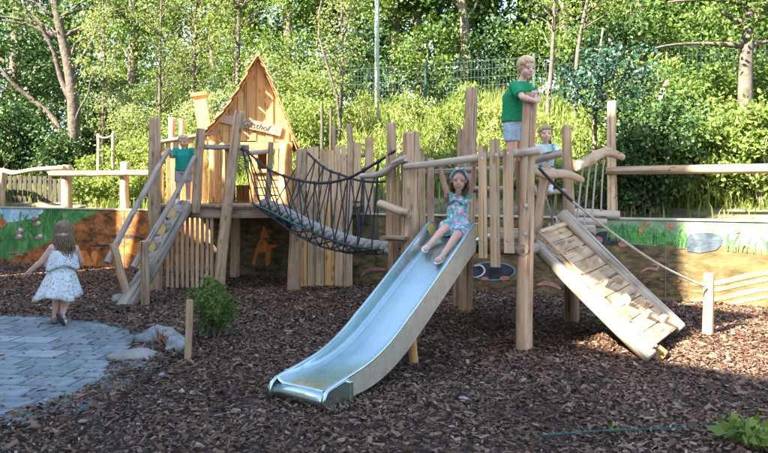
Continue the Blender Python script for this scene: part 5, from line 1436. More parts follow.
link('dress', remeshed(bm, 0.006, 4, 'dress'), DRESS2, gs)
o_ = link('collar', skirt_mesh(ch.lerp(nk, 0.9), ch.lerp(nk, 0.22) + fb * 0.012, lb_, fb, (0.055 * k, 0.05 * k), (0.118 * k, 0.096 * k), 7, 0.05, rows=5, seed=4), DRESS2, gs); m_ = o_.modifiers.new('thick', 'SOLIDIFY'); m_.thickness = 0.004
shoes(gs, J, ctx, clothmat('white_sandal', (0.62, 0.58, 0.53), (0.72, 0.68, 0.62)), WHITE_SOLE, strap=True)
bm = bmesh.new(); hd = J['head']
tube_into(bm, [hd + l * math.cos(a) * 0.083 * q + u * (math.sin(a) * 0.098 + 0.012) * q + f * 0.022 * q for a in [math.pi * i / 16 for i in range(17)]], 0.011, 8)
for s in (-1, 1): ell_into(bm, hd + u * 0.115 * q + f * 0.03 + l * s * 0.026, (l * 0.026, f * 0.012, u * 0.017), 2)
link('headband', bm_mesh(bm, 'headband', True), DRESS2, gs)

# boy hugging the tall post
base = P(513, 187, 6.78)
J = stand(base, 1.2, V((0.75, -0.66, 0)))
J.update(pelvis=P(514.5, 122, 6.74), chest=P(515, 96, 6.72), neck=P(521, 81, 6.70), head=P(526.5, 67.5, 6.66),
         shR=P(514.5, 86, 6.60), elR=P(523, 97.5, 6.43), wrR=P(535, 101, 6.37), haR=P(541, 99, 6.41),
         shL=P(524, 85, 6.76), elL=P(534, 95, 6.68), wrL=P(538.5, 93, 6.56), haL=P(534, 91, 6.50),
         hipR=P(511, 125, 6.70), knR=P(512, 152, 6.68), anR=P(510, 181, 6.80), toR=P(514, 184.5, 6.69),
         hipL=P(518, 125, 6.78), knL=P(519, 152, 6.76), anL=P(518, 181, 6.82), toL=P(522, 184.5, 6.71))
J['face'] = V((0.42, -0.88, -0.30)); J['body'] = V((0.72, -0.7, 0))
bp_, ctx = make_person('blond boy in green shirt and pale denim shorts hugging the tall tower post', base, J, SKIN, {'R': ((0, 1, 0), 0.5), 'L': ((-0.6, -0.6, -0.3), 0.4)})
short_hair(bp_, J, ctx, BLOND, 5)
shirt(bp_, J, ctx, clothmat('green_jersey', (0.012, 0.20, 0.075), (0.025, 0.30, 0.125)), 0.62, 0.0, 1.25)
shorts(bp_, J, ctx, clothmat('pale_denim', (0.24, 0.34, 0.42), (0.46, 0.55, 0.62), 30), 0.62)
shoes(bp_, J, ctx, clothmat('brown_shoe', (0.12, 0.09, 0.07), (0.2, 0.15, 0.11)), DARK_SOLE)

# little boy behind the branch
base = P(548, 191, 7.70)
J = stand(base, 0.92, V((0.05, -1, 0)))
J.update(pelvis=P(544, 168, 7.88), chest=P(546, 153, 7.80), neck=P(546, 143.5, 7.76), head=P(545.5, 133.5, 7.70),
         shL=P(554, 146.5, 7.76), elL=P(559, 156, 7.66), wrL=P(553, 157, 7.50), haL=P(547.5, 155.5, 7.45),
         shR=P(538.5, 147, 7.76), elR=P(535, 158, 7.66), wrR=P(538, 157.5, 7.48), haR=P(542, 155, 7.44),
         hipL=P(548, 170, 7.86), knL=P(553, 171, 7.62), anL=P(551, 185.5, 7.70), toL=P(550.5, 190, 7.60),
         hipR=P(541, 170, 7.86), knR=P(540, 171, 7.66), anR=P(542, 186, 7.74), toR=P(541, 190, 7.64))
J['face'] = V((0.02, -1, -0.12)); J['body'] = V((0.1, -1, 0))
tod, ctx = make_person('small fair boy in pale printed shirt leaning over the forked branch', base, J, SKIN, {'L': ((0, 0.3, -1), 0.6), 'R': ((0, 0.3, -1), 0.6)})
short_hair(tod, J, ctx, LBROWN, 9)
shirt(tod, J, ctx, floral('pale_print', (0.46, 0.60, 0.58), [(0.16, 0.36, 0.36), (0.50, 0.62, 0.60), (0.52, 0.64, 0.62), (0.62, 0.66, 0.62), (0.48, 0.60, 0.58)], 22), 0.7, 0.02, 1.24)
shorts(tod, J, ctx, clothmat('navy_cotton', (0.05, 0.07, 0.11), (0.09, 0.12, 0.17)), 0.8)
shoes(tod, J, ctx, clothmat('white_trainer', (0.62, 0.64, 0.66), (0.74, 0.75, 0.76)), WHITE_SOLE)
# ------------------------------------------------------------------ leaves
def leaf_quads(c, d, n, L_, W_, fold=0.0):
    """c centre-base (m,3), d direction, n normal, L length, W width -> one rhombus leaf each"""
    s = np.cross(d, n); s /= np.linalg.norm(s, axis=1, keepdims=True) + 1e-9
    L_ = np.asarray(L_)[:, None]; W_ = np.asarray(W_)[:, None]
    v = np.stack([c, c + d * L_ * 0.45 + s * W_ * 0.5, c + d * L_, c + d * L_ * 0.45 - s * W_ * 0.5], axis=1)
    return v.reshape(-1, 3)
def rand_dirs(m):
    v = rng.normal(size=(m, 3)); return v / np.linalg.norm(v, axis=1, keepdims=True)
def leaves_mesh(name, centers, size, up=0.3, aspect=0.55, tone_c=None, tone_j=0.18):
    m = len(centers)
    d = rand_dirs(m); d[:, 2] += up * rng.normal(0.2, 0.6, m); d /= np.linalg.norm(d, axis=1, keepdims=True)
    n = rand_dirs(m) * 0.9; n[:, 2] += 0.7; n[:, 0] -= 0.25; n[:, 1] -= 0.35
    n /= np.linalg.norm(n, axis=1, keepdims=True)
    L_ = size * rng.uniform(0.6, 1.35, m)
    v = leaf_quads(centers, d, n, L_, L_ * aspect * rng.uniform(0.8, 1.2, m))
    me = np_mesh(name, v, np.arange(m * 4).reshape(-1, 4))
    tn = rng.uniform(0, 1, m) * 0.5 + 0.25 if tone_c is None else np.clip(tone_c + rng.normal(0, tone_j, m), 0, 1)
    set_tone(me, tn, 4)
    return me
def crown_points(center, rad, n_clump, per, clump_r, shell=0.55, flat=0.0):
    """leaf positions gathered in uneven clumps; returns points and a tone per clump"""
    cs = rand_dirs(n_clump) * (shell + (1 - shell) * rng.uniform(0, 1, (n_clump, 1)) ** 0.6)
    cs *= rng.uniform(0.72, 1.15, (n_clump, 1))
    cs = cs * np.array(rad) + np.array(center)
    cr = clump_r * rng.uniform(0.6, 1.4, n_clump)
    cnt = rng.poisson(per, n_clump)
    idx = np.repeat(np.arange(n_clump), cnt)
    off = rng.normal(size=(len(idx), 3)) * 0.55 * cr[idx][:, None]; off[:, 2] *= 0.7
    return cs[idx] + off, rng.uniform(0.2, 0.8, n_clump)[idx], cs
def limb_path(p0, p1, droop=0.0, n=7, wob=0.08):
    p0, p1 = V(p0), V(p1); L_ = (p1 - p0).length; out = []
    ph = random.random() * 6; ph2 = random.random() * 6
    for i in range(n + 1):
        f = i / n; p = p0.lerp(p1, f)
        w = wob * L_ * math.sin(f * math.pi)
        out.append(p + V((math.sin(f * 7 + ph) * w, math.sin(f * 6 + ph2) * w, -droop * math.sin(f * math.pi) * L_)))
    return out
LEAF = dict(
    dark=leafmat('dark_leaf', (0.015, 0.037, 0.011), (0.035, 0.075, 0.020), (0.081, 0.144, 0.037), 0.22, 0.55, 0.3),
    mid=leafmat('mid_leaf', (0.034, 0.068, 0.014), (0.086, 0.146, 0.029), (0.189, 0.260, 0.058), 0.36, 0.6, 0.25),
    light=leafmat('light_leaf', (0.074, 0.120, 0.024), (0.162, 0.228, 0.050), (0.282, 0.348, 0.102), 0.40, 0.6, 0.25),
    pale=leafmat('pale_leaf', (0.123, 0.162, 0.056), (0.224, 0.269, 0.106), (0.347, 0.381, 0.179), 0.38, 0.65, 0.2),
    grass=leafmat('grass_leaf', (0.084, 0.129, 0.022), (0.196, 0.252, 0.056), (0.414, 0.426, 0.179), 0.42, 0.65, 0.2),
    holly=leafmat('holly_leaf', (0.010, 0.034, 0.022), (0.020, 0.062, 0.036), (0.05, 0.105, 0.06), 0.12, 0.42, 0.4),
)
def tree(name, label, base, lean, h, r, crown_c, crown_r, leaf, size, n_clump, per, clump_r, bark=None, group=None, limbs=12, cat='tree', aspect=0.55, extra_limbs=(), shell=0.55, trunk_to=None):
    b = V(base); root = thing(name, label, cat, b, group)
    top = b + V((lean[0], lean[1], h))
    path = spline([b - V((0, 0, 0.3)), b + V((lean[0] * 0.25 + random.uniform(-0.1, 0.1), lean[1] * 0.3, h * 0.33)), b + V((lean[0] * 0.65 + random.uniform(-0.12, 0.12), lean[1] * 0.7, h * 0.68)), top], 14)
    bm = bmesh.new(); tube_into(bm, path, r, 10, r1=r * 0.32)
    cc = V(crown_c)
    pts, tn, cs = crown_points(cc, crown_r, n_clump, per, clump_r, shell)
    order = list(range(len(cs))); random.shuffle(order)
    for i in order[:limbs]:
        e = V(cs[i]); zt = min(max((e.z - 0.3 * (e - cc).length - b.z) / h, 0.25), 0.95)
        s = path[min(14, int(zt * 14))]
        tube_into(bm, limb_path(s, e, -0.08), r * 0.32, 6, r1=r * 0.06)
    for (z0, e, rr) in extra_limbs:
        s = path[min(14, int(z0 * 14))]; tube_into(bm, limb_path(s, V(e), -0.05, 9, 0.05), rr, 7, r1=rr * 0.3)
    link('trunk', bm_mesh(bm, 'trunk'), bark or M_BARK, root)
    link('crown', leaves_mesh('crown', pts, size, tone_c=tn, aspect=aspect), LEAF[leaf], root)
    return root
def shrub(name, label, base, rad, h, leaf, size, n_clump, per, clump_r=0.22, stems=9, cat='shrub', group=None, aspect=0.55, bark=None, up=0.3):
    b = V(base); root = thing(name, label, cat, b, group)
    cc = b + V((0, 0, h * 0.5))
    pts, tn, cs = crown_points(cc, (rad, rad, h * 0.5), n_clump, per, clump_r, 0.35)
    keep = pts[:, 2] > b.z - 0.05; pts, tn = pts[keep], tn[keep]
    bm = bmesh.new()
    for i in range(min(stems, len(cs))):
        tube_into(bm, limb_path(b + V((random.uniform(-0.12, 0.12), random.uniform(-0.1, 0.1), -0.1)), V(cs[i]), 0, 6), 0.018 + 0.008 * h, 5, r1=0.004)
    link('stem', bm_mesh(bm, 'stem'), bark or M_TWIG, root)
    link('foliage', leaves_mesh('foliage', pts, size, tone_c=tn, aspect=aspect, up=up), LEAF[leaf], root)
    return root
def Zpix(py, d): return CH + (HY - py) / F * d

# trees beyond the mesh fence, far row first
far_spec = [(-70, 13, 'dark', 'beyond the dark evergreen by the paling fence'), (30, 14.5, 'dark', 'beyond the crooked trunk with the left limb'), (118, 13, 'mid', 'behind the staked sapling'),
            (205, 14, 'mid', 'behind the playhouse chimney'), (285, 13, 'mid', 'behind the playhouse gable'), (362, 15, 'mid', 'behind the pale green lamp pole'),
            (440, 13, 'dark', 'behind the leaning trunk'), (520, 14.5, 'mid', 'behind the boy hugging the post'), (600, 13, 'mid', 'behind the overhanging holly'),
            (672, 14, 'light', 'behind the dark round bush'), (745, 13, 'mid', 'behind the ivy trunk'), (830, 14, 'mid', 'past the end of the log rail')]
for i, (px, o, lf_, wh) in enumerate(far_spec):
    p = on_bank(px, o); h = random.uniform(10.5, 12.5)
    tree('woodland_tree', 'tall leafy woodland tree ' + wh, p, (random.uniform(-0.6, 0.6), 0), h, 0.19, p + V((0, 0, 5.6)), (2.3, 1.8, 5.4), lf_, 0.21, 120, 100, 0.66, group='woodland trees beyond the fence', limbs=14)
near_spec = [(131, 8.0, 0.1, 0.20, 'mid', 'straight dark-trunked tree behind the pale saplings'), (393, 8.2, 0.05, 0.15, 'mid', 'slim upright tree just right of the lamp pole'),
             (424, 8.6, -0.55, 0.16, 'dark', 'grey-trunked tree leaning towards the lamp pole'), (470, 7.6, -1.1, 0.15, 'mid', 'brown trunk leaning sharply over the mesh fence'),
             (466, 9.2, 0.0, 0.2, 'mid', 'straight thick trunk behind the leaning one'), (285, 8.5, 0.3, 0.16, 'mid', 'tree rising over the right slope of the playhouse roof'),
             (215, 8.8, -0.2, 0.16, 'light', 'bright tree rising left of the playhouse roof'), (560, 8.5, 0.2, 0.15, 'mid', 'green tree to the right of the hugging boy'), (640, 8.8, 0.2, 0.15, 'light', 'light green tree above the mesh fence right of the holly')]
for (px, o, ln, r_, lf_, lab) in near_spec:
    p = on_bank(px, o); h = 9.5
    tree('woodland_tree', lab, p, (ln, 0.1), h, r_, p + V((ln * 0.7, 0.2, 6.0)), (1.75, 1.5, 3.6), lf_, 0.145, 95, 95, 0.5, group='trees along the mesh fence', limbs=12, bark=M_BARK)
# understorey behind the fence keeps the wood closed at eye height
for i, (px, lf_) in enumerate(((-40, 'dark'), (40, 'dark'), (105, 'mid'), (175, 'mid'), (250, 'mid'), (318, 'mid'), (372, 'dark'), (430, 'mid'), (490, 'dark'), (548, 'mid'), (610, 'dark'), (668, 'mid'), (722, 'mid'), (780, 'dark'))):
    p = on_bank(px, 7.6)
    wh = ['far left by the paling fence', 'behind the crooked trunk', 'behind the staked sapling', 'left of the playhouse chimney', 'behind the playhouse apex', 'behind the columnar tree', 'behind the lamp pole', 'right of the lamp pole', 'below the leaning trunk', 'behind the hugging boy', 'behind the holly', 'behind the round bush', 'left of the ivy trunk', 'right of the ivy trunk'][i]
    shrub('woodland_shrub', 'bushy woodland undergrowth behind the mesh fence, ' + wh, p, 1.15, 3.0, lf_, 0.11, 55, 75, 0.36, 8, group='undergrowth behind the mesh fence')

# left side
p = on_bank(15, 4.2)
tree('evergreen_tree', 'dense dark evergreen behind the paling fence', p, (0.1, 0.2), 8.0, 0.18, p + V((0, 0, 3.6)), (2.1, 1.7, 3.9), 'dark', 0.13, 130, 95, 0.5, limbs=16)
p = on_bank(-75, 3.6)
tree('evergreen_tree', 'dark evergreen past the left end of the log rail', p, (0.1, 0.2), 7.0, 0.16, p + V((0, 0, 3.2)), (1.7, 1.6, 3.4), 'dark', 0.12, 80, 95, 0.5, limbs=16)
p = on_bank(74, 2.5)
tree('crooked_tree', 'grey-barked tree with crooked limbs leaning left above the paling fence', p, (-0.62, 0.1), 6.6, 0.165, p + V((-0.4, 0.5, 5.0)), (2.2, 1.3, 2.6), 'mid', 0.075, 75, 42, 0.35, bark=M_BARKM, limbs=12,
     extra_limbs=((0.16, P(-5, 62, p.y), 0.09), (0.30, P(22, 0, p.y), 0.08), (0.42, P(105, 12, p.y), 0.05), (0.22, P(95, 70, p.y - 0.3), 0.035), (0.5, P(2, 20, p.y), 0.05)))
p = on_bank(104, 1.9)
tree('sapling', 'narrow upright pale green sapling tied between two stakes', p, (-0.05, 0), 4.6, 0.035, p + V((-0.1, 0, 3.0)), (0.42, 0.38, 1.9), 'pale', 0.065, 55, 42, 0.20, bark=M_BARKM, limbs=26, aspect=0.5)
p = on_bank(160, 3.6)
tree('sapling', 'thin pale-stemmed young tree with sparse twigs left of the playhouse', p, (0.1, 0), 5.6, 0.045, p + V((0.1, 0, 3.6)), (0.95, 0.8, 2.2), 'pale', 0.06, 75, 34, 0.26, bark=M_BARKM, limbs=36, aspect=0.45)
p = on_bank(190, 4.2)
tree('pale_tree', 'feathery pale green tree with arching twigs above the handrail boy', p, (0.15, 0), 5.8, 0.06, p + V((0.1, 0, 3.4)), (1.25, 1.0, 2.4), 'pale', 0.065, 105, 46, 0.28, bark=M_BARKM, limbs=44, aspect=0.4)
p = on_bank(238, 4.4)
tree('pale_tree', 'feathery light green tree behind the playhouse roof', p, (0.0, 0), 6.0, 0.07, p + V((0.2, 0, 3.3)), (1.35, 1.0, 2.6), 'light', 0.07, 115, 55, 0.3, bark=M_BARKM, limbs=36, aspect=0.45)
p = on_bank(338, 3.4)
tree('columnar_tree', 'slim columnar pale tree with twin stems standing in the grass', p, (0.1, 0), 6.0, 0.04, p + V((0.0, 0, 3.9)), (0.52, 0.48, 2.6), 'pale', 0.06, 95, 60, 0.22, bark=M_BARKM, limbs=26, extra_limbs=((0.08, p + V((-0.35, 0, 5.0)), 0.035),))
for i, (px, o, r_, h_, lf_) in enumerate(((140, 3.2, 0.7, 1.5, 'pale'), (178, 2.4, 0.6, 1.3, 'light'), (205, 3.0, 0.8, 1.8, 'pale'), (300, 3.2, 0.8, 1.7, 'light'), (312, 4.6, 0.8, 1.8, 'light'), (270, 4.0, 0.8, 2.2, 'pale'), (232, 2.2, 0.7, 1.4, 'light'), (165, 4.6, 0.9, 2.0, 'light'), (122, 4.0, 0.7, 1.5, 'pale'))):
    wh = ['behind the right stake', 'behind the platform pickets', 'left of the chimney', 'right of the playhouse eave', 'by the mesh fence right of the gable', 'behind the right roof slope', 'behind the playhouse doorway', 'behind the pale sapling', 'between the stakes and the dark trunk'][i]
    shrub('pale_shrub', 'loose pale green shrub on the bank, ' + wh, on_bank(px, o), r_, h_, lf_, 0.075, 70, 62, 0.24, 14, group='loose pale shrubs on the bank', aspect=0.4, bark=M_BARKP)
for i, (px, o, r_, h_) in enumerate(((-25, 2.0, 0.8, 2.0), (8, 1.9, 0.8, 2.2), (35, 2.3, 0.7, 1.9), (58, 2.0, 0.5, 1.3), (92, 3.4, 0.7, 1.7))):
    wh = ['past the left end of the palings', 'behind the grey bent rail', 'behind the middle of the palings', 'left of the crooked trunk', 'right of the crooked trunk'][i]
    shrub('dark_shrub', 'glossy dark green shrub on the bank, ' + wh, on_bank(px, o), r_, h_, 'dark', 0.085, 75, 70, 0.24, 12, group='dark shrubs by the palings')
# weeds below the left rail
for i, (px, o, r_, h_, lf_) in enumerate(((82, 0.9, 0.35, 0.65, 'light'), (98, 0.8, 0.35, 0.6, 'light'), (113, 0.9, 0.35, 0.7, 'grass'), (133, 0.8, 0.4, 0.7, 'light'), (148, 1.0, 0.4, 0.9, 'grass'), (90, 1.8, 0.45, 0.9, 'light'), (122, 1.9, 0.5, 1.1, 'light'), (142, 2.2, 0.5, 1.2, 'grass'), (160, 2.0, 0.5, 1.2, 'light'))):
    wh = ['just right of the stout post', 'left of the thin post', 'touching the thin post', 'right of the thin post', 'left of the stair post', 'under the left stake', 'under the right stake', 'right of the stakes', 'behind the platform pickets', 'at the foot of the stout post', 'in front of the palings'][i]
    shrub('weed_clump', 'leafy weed clump below the pale log rail, ' + wh, on_bank(px, o), r_, h_, lf_, 0.075, 26, 42, 0.15, 7, 'weeds', 'weeds below the left rail')
# right side: holly, dark bush, bright shrubs, ivy tree
p = on_bank(597, 1.6)
tree('holly_tree', 'dark bluish holly with glossy leaves hanging over the log bridge', p, (0.0, -0.3), 2.6, 0.05, p + V((0.05, -0.5, 1.75)), (0.85, 0.5, 0.55), 'holly', 0.065, 70, 48, 0.16, limbs=22)
p = on_bank(655, 0.95)
shrub('round_bush', 'dense dark green bush behind the log rail right of the tower', p, 0.62, 1.75, 'dark', 0.065, 120, 85, 0.20, 16, 'bush')
p = on_bank(632, 0.75)
shrub('round_bush', 'small dark bush at the foot of the rail fence post', p, 0.38, 0.85, 'dark', 0.06, 50, 75, 0.17, 10, 'bush')
for i, (px, o, r_, h_, lf_) in enumerate(((700, 1.3, 0.55, 1.5, 'light'), (735, 1.4, 0.55, 1.3, 'light'), (768, 1.3, 0.5, 1.5, 'light'), (690, 2.6, 0.7, 1.9, 'mid'), (728, 2.6, 0.7, 2.0, 'light'), (775, 2.8, 0.7, 1.9, 'light'), (650, 3.0, 0.7, 2.0, 'light'), (612, 2.8, 0.6, 1.7, 'light'), (815, 1.3, 0.6, 1.6, 'mid'))):
    wh = ['right against the dark bush', 'under the middle of the rail', 'below the ivy trunk', 'above the dark bush', 'left of the ivy trunk', 'right of the ivy trunk', 'between holly and dark bush', 'behind the rail post', 'past the end of the rail'][i]
    shrub('leafy_shrub', 'sunlit leafy shrub on the bank, ' + wh, on_bank(px, o), r_, h_, lf_, 0.08, 62, 62, 0.2, 10, group='sunlit shrubs on the bank')
p = on_bank(752, 2.0)
tree('ivy_tree', 'knobbly grey trunk grown with ivy beside the log rail', p, (-0.05, 0.1), 4.4, 0.14, p + V((0.0, 0, 3.5)), (1.5, 1.0, 1.0), 'mid', 0.09, 75, 52, 0.3, bark=M_BARKP, limbs=16,
     extra_limbs=((0.55, P(655, 48, p.y), 0.045), (0.7, P(668, 2, p.y), 0.05), (0.5, P(778, 40, p.y), 0.05)))
for i, (px, o) in enumerate(((575, 4.4), (545, 4.6))):
    p = on_bank(px, o)
    tree('twiggy_tree', ['arching light green tree with bare twigs above the small boy', 'light green young tree behind the fence stakes near the hugging boy'][i], p, (0.5, 0), 4.4, 0.055, p + V((0.4, 0, 3.2)), (1.2, 0.9, 1.4), 'light', 0.075, 70, 48, 0.28, bark=M_BARKP, limbs=30)
# slanting dead stem right of the holly
p = on_bank(655, 2.2); s_ = thing('dead_stem', 'bleached dead stem leaning in the shrubs above the dark bush', 'dead branch', p)
bent('stem', [V((p.x, p.y, p.z - 0.1)), P(660, 105, p.y), P(668, 80, p.y)], [0.05, 0.045, 0.03], M_PALE, s_)

# ------------------------------------------------------------------ tall grass of the bank
def blades(n, o_lo, o_hi, t_lo, t_hi, h_lo, h_hi, w, mask=None):
    t = rng.uniform(t_lo, t_hi, n); o = rng.uniform(o_lo, o_hi, n)
    if mask is not None:
        kp = mask(t, o); t, o = t[kp], o[kp]
    m = len(t)
    z = np.array([terr(b, a) for a, b in zip(t, o)])
    pos = np.stack([W0.x + WD.x * t + NB.x * o, W0.y + WD.y * t + NB.y * o, z - 0.02], 1)
    hgt = rng.uniform(h_lo, h_hi, m) * np.clip(0.35 + o * 0.42, 0.4, 1.0) * (0.8 + 0.5 * np.array([noise.noise(V((a * 0.9, b * 0.9, 7.5))) for a, b in zip(t, o)]))
    az = rng.uniform(0, 6.283, m); bend = rng.uniform(0.1, 0.55, m) * hgt
    dirx = np.stack([np.cos(az), np.sin(az), np.zeros(m)], 1); sid = np.stack([-np.sin(az), np.cos(az), np.zeros(m)], 1)
    ww = w * rng.uniform(0.6, 1.4, m)[:, None]
    up = np.array([0, 0, 1.0])
    mid = pos + up * (hgt * 0.6)[:, None] + dirx * (bend * 0.3)[:, None]; tip = pos + up * (hgt * (1 - 0.25 * bend / hgt))[:, None] + dirx * bend[:, None]
    v = np.stack([pos - sid * ww, pos + sid * ww, mid + sid * ww * 0.8, mid - sid * ww * 0.8, tip + sid * ww * 0.12, tip - sid * ww * 0.12], 1).reshape(-1, 3)
    i0 = np.arange(m)[:, None] * 6
    f = np.concatenate([i0 + np.array([[0, 1, 2, 3]]), i0 + np.array([[3, 2, 4, 5]])], 1).reshape(-1, 4)
    me = np_mesh('grass', v, f)
    nz = np.array([noise.noise(V((a * 1.1, b * 1.1, 0.5))) for a, b in zip(t, o)])
    set_tone(me, np.clip(0.5 + 0.45 * nz + rng.normal(0, 0.2, m), 0, 1), 6)
    return me
tc0 = wall_t(392); tc1 = wall_t(500)
def gm(t, o):
    bare = (o < 1.35) & (t > tc0 - 0.5) & (t < tc1 + 1.6)
    bare |= (o < 1.15) & (t < wall_t(66)); bare |= (o < 1.0) & (t > wall_t(615))
    return ~bare | (rng.uniform(size=len(t)) < 0.06)
me = blades(62000, 0.45, 6.2, -3.5, 16.5, 0.25, 0.75, 0.011, gm)
tag(link('tall_grass', me, LEAF['grass']), 'long sunlit grass covering the bank behind the play area', 'grass', kind='stuff')
# taller reed-like weeds scattered in the grass
k = 0
WEEDS = 0
for (px, o, h_) in ((300, 2.0, 1.0), (322, 1.5, 0.7), (352, 2.4, 1.1), (372, 1.9, 0.9), (398, 3.0, 1.2), (420, 2.2, 1.0), (442, 3.2, 1.2), (455, 1.9, 0.8), (480, 2.6, 1.1), (500, 3.6, 1.1), (517, 2.0, 0.9), (538, 2.8, 1.2), (556, 1.8, 0.9), (572, 2.4, 1.0), (362, 3.8, 1.3), (410, 4.4, 1.1), (465, 4.3, 1.2), (315, 3.6, 1.1), (290, 3.0, 1.1), (592, 1.0, 0.8), (545, 1.2, 0.7)):
    wh = ['right of the playhouse eave', 'in front of the grey stakes', 'right of the columnar tree', 'in front of the lamp pole', 'above the thin tower post', 'above the thick front post of the tower', 'above the laughing girl, higher up', 'above the laughing girl, lower down', 'right of the tall rear tower post', 'behind the hugging boy near the fence', 'behind the legs of the hugging boy', 'between the two boys of the tower', 'above the small fair boy', 'above the branch handrail', 'left of the lamp pole near the fence', 'right of the lamp pole near the fence', 'near the fence above the tall rear post', 'near the fence left of the columnar tree', 'behind the right roof slope', 'under the holly leaves', 'behind the small fair boy'][k]
    desc = ['broad', 'thin', 'feathery'][k % 3]
    shrub('weed_clump', 'bright tall weeds in the bank grass, ' + wh, on_bank(px, o), 0.34, h_, ['grass', 'light', 'grass'][k % 3], 0.10, 26, 42, 0.17, 9, 'weeds', 'tall weeds in the bank grass', aspect=0.28, up=1.6)
    k += 1

# ------------------------------------------------------------------ mulch chips
def chips():
    n = 600000
    y = 3.0 + (13.6 - 3.0) * rng.uniform(0, 1, n) ** 0.8; x = rng.uniform(-9.2, 7.6, n)
    keep = (np.abs(x) < 0.56 * y + 0.9)
    o = (x - W0.x) * NB.x + (y - W0.y) * NB.y
    keep &= o < -0.02
    # off the paving
    px = np.array([p.x for p in PAVE]); py = np.array([p.y for p in PAVE])
    ins = np.zeros(n, bool); j = len(px) - 1
    for i in range(len(px)):
        c = ((py[i] > y) != (py[j] > y)) & (x < (px[j] - px[i]) * (y - py[i]) / (py[j] - py[i] + 1e-12) + px[i]); ins ^= c; j = i
    keep &= ~ins | (rng.uniform(size=n) < 0.035)
    x, y, ins = x[keep], y[keep], ins[keep]; m = len(x)
    L_ = rng.lognormal(math.log(0.027), 0.48, m); L_ = np.clip(L_, 0.010, 0.10); W_ = np.minimum(L_ * rng.uniform(0.18, 0.6, m), 0.032)
    az = rng.uniform(0, 6.283, m); tilt = rng.normal(0, 0.28, m); roll = rng.normal(0, 0.42, m)
    d = np.stack([np.cos(az) * np.cos(tilt), np.sin(az) * np.cos(tilt), np.sin(tilt)], 1)
    s0 = np.stack([-np.sin(az), np.cos(az), np.zeros(m)], 1); n0 = np.cross(d, s0)
    s = s0 * np.cos(roll)[:, None] + n0 * np.sin(roll)[:, None]
    hump = 0.012 + 0.012 * np.sin(x * 3.1 + 1.3) * np.cos(y * 2.7) + rng.uniform(0.0, 0.022, m)
    near_p = (x < -1.85) & (y < 8.7)
    hump = np.where(near_p, hump + 0.024, hump)
    hump = np.where(ins, 0.034, hump)
    s = np.where(ins[:, None], s0, s); d[:, 2] = np.where(ins, 0, d[:, 2])
    c = np.stack([x, y, hump], 1)
    j = lambda: rng.uniform(0.6, 1.15, m)[:, None]
    a = d * (L_ * 0.5)[:, None]; b = s * (W_ * 0.5)[:, None]
    nn = np.cross(d, s) * (W_ * 0.12)[:, None]
    v = np.stack([c - a * j() - b * j(), c + a * j() - b * j(), c + a * j() + b * j(), c - a * j() + b * j()], 1)
    v[:, :, 2] = np.maximum(v[:, :, 2], 0.006)
    me = np_mesh('bark_chips', v.reshape(-1, 3), np.arange(m * 4).reshape(-1, 4))
    pat = np.array([noise.noise(V((a * 1.4, b * 1.4, 2.0))) for a, b in zip(x, y)])
    set_tone(me, np.clip(rng.beta(1.7, 3.2, m) + 0.16 * pat, 0, 1), 4)
    return me
m, nt, b = mk('bark_chip'); L = nt.links.new
at = node(nt, 'ShaderNodeAttribute', attribute_name='tone')
r = ramp(nt, [(0.0, (0.036, 0.017, 0.009)), (0.3, (0.12, 0.062, 0.036)), (0.55, (0.21, 0.122, 0.076)), (0.8, (0.30, 0.20, 0.138)), (1.0, (0.44, 0.345, 0.26))])
L(at.outputs['Fac'], r.inputs['Fac']); L(r.outputs[0], b.inputs['Base Color'])
b.inputs['Roughness'].default_value = 0.75; b.inputs['Specular IOR Level'].default_value = 0.3
tag(link('bark_chips', chips(), m), 'brown bark mulch chips spread over the play area', 'bark mulch', kind='stuff')

# ------------------------------------------------------------------ small things on the ground
M_ROCK = plain('pale_rock', (0.20, 0.19, 0.165), (0.34, 0.32, 0.28), 7, 0.9, 0.6)
M_ROCKD = plain('grey_rock', (0.12, 0.13, 0.13), (0.24, 0.25, 0.25), 7, 0.9, 0.6)
M_ROCKW = plain('white_rock', (0.20, 0.21, 0.21), (0.36, 0.36, 0.35), 12, 0.9, 0.5)
def rock(label, c, ax, mat, seed, rot=0.0, amp=0.25):
    bm = bmesh.new(); bmesh.ops.create_icosphere(bm, subdivisions=3, radius=1.0)
    for v in bm.verts:
        n_ = noise.noise(v.co * 1.3 + V((seed * 3.1, seed, 0))) + 0.5 * noise.noise(v.co * 3.1 + V((seed, 0, 5)))
        v.co *= 1 + amp * n_
        v.co = V((v.co.x * ax[0], v.co.y * ax[1], v.co.z * ax[2]))
    me = bm_mesh(bm, 'rock', True)
    M = Matrix.Translation(c) @ Matrix.Rotation(rot, 4, 'Z')
    return tag(link('rock', me, mat, None, M), label, 'rock')
rock('long flat pale rock edging the grey paving', G(134, 6.15, 0.035), (0.22, 0.10, 0.06), M_ROCK, 1, 0.5)
rock('dark grey rock between the paving and the pale rocks', G(148, 6.75, 0.05), (0.15, 0.10, 0.085), M_ROCKD, 2, 0.1)
rock('small white rock behind the dark grey one', G(160, 7.05, 0.05), (0.13, 0.09, 0.075), M_ROCKW, 3, 0.3)
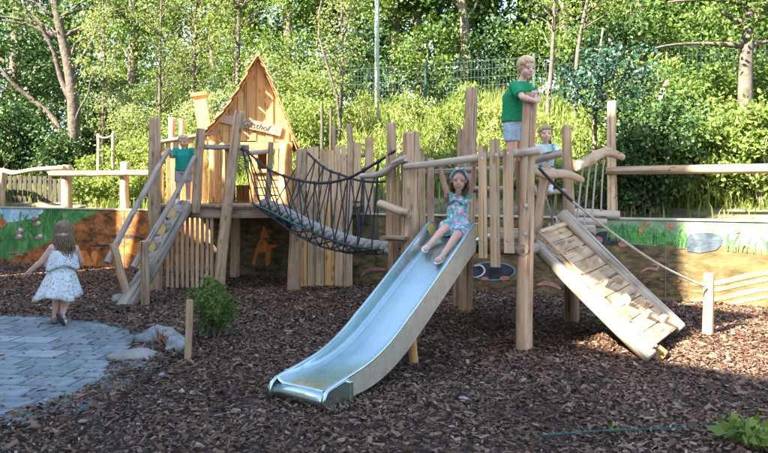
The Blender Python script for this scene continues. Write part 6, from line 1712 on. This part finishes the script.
rock('white angular rock leaning by the thin wooden stake', G(176, 6.42, 0.06), (0.10, 0.09, 0.10), M_ROCKW, 4, 0.7, 0.4)
rock('rounded grey rock under the shrub', G(168, 6.85, 0.05), (0.12, 0.10, 0.09), M_ROCK, 5, 0.2)
rock('round stone lying by the stair handrail post', G(119, 9.1, 0.05), (0.09, 0.09, 0.08), M_ROCK, 6)
rock('flat white stone lying in mulch before the slide', G(463, 4.98, 0.022), (0.045, 0.03, 0.014), M_ROCKW, 7)
for i, (px, d, a, lab) in enumerate(((131, 5.55, 0.035, 'tiny pale pebble below the long flat rock'), (162, 5.6, 0.03, 'tiny grey pebble in mulch below the stake'))):
    rock(lab, G(px, d, 0.022), (a, a * 0.7, 0.018), M_ROCK, 10 + i)
sk = thing('wooden_stake', 'thin square wooden stake standing beside the small shrub', 'stake', G(188, 6.16))
plank('shaft', G(188, 6.16, -0.08), P(190, 300, 6.16), 0.058, 0.045, M_POST, sk)
p = G(213, 7.0)
shrub('garden_shrub', 'small loose green shrub growing in mulch beside the thin stake', p, 0.24, 0.66, 'mid', 0.040, 50, 40, 0.09, 18, 'shrub', bark=M_BARKM)
shrub('dry_twig_plant', 'withered reddish twigs among the white rocks', G(163, 6.6, 0.03), 0.12, 0.22, 'dark', 0.02, 10, 6, 0.06, 10, 'plant', bark=plain('red_twig', (0.20, 0.09, 0.05), (0.3, 0.15, 0.09), 20, 0.9))
p = G(745, 4.12)
shrub('leafy_weed', 'bright green broad-leaved weed sprouting from the mulch by the green cord', p, 0.13, 0.13, 'light', 0.10, 10, 10, 0.06, 5, 'plant', aspect=0.4)
shrub('leafy_weed', 'tiny green seedling beside the green cord', G(612, 4.32), 0.05, 0.05, 'grass', 0.04, 4, 5, 0.03, 3, 'plant', aspect=0.4)
gc = rope('garden_cord', [G(540, 4.22, 0.035), G(600, 4.28, 0.04), G(660, 4.34, 0.035), G(720, 4.38, 0.04), G(800, 4.40, 0.035)], 0.004, M_BLUE, None, n=40)
gc.name = 'cord'; tag(gc, 'thin dark green cord lying across the mulch', 'cord')
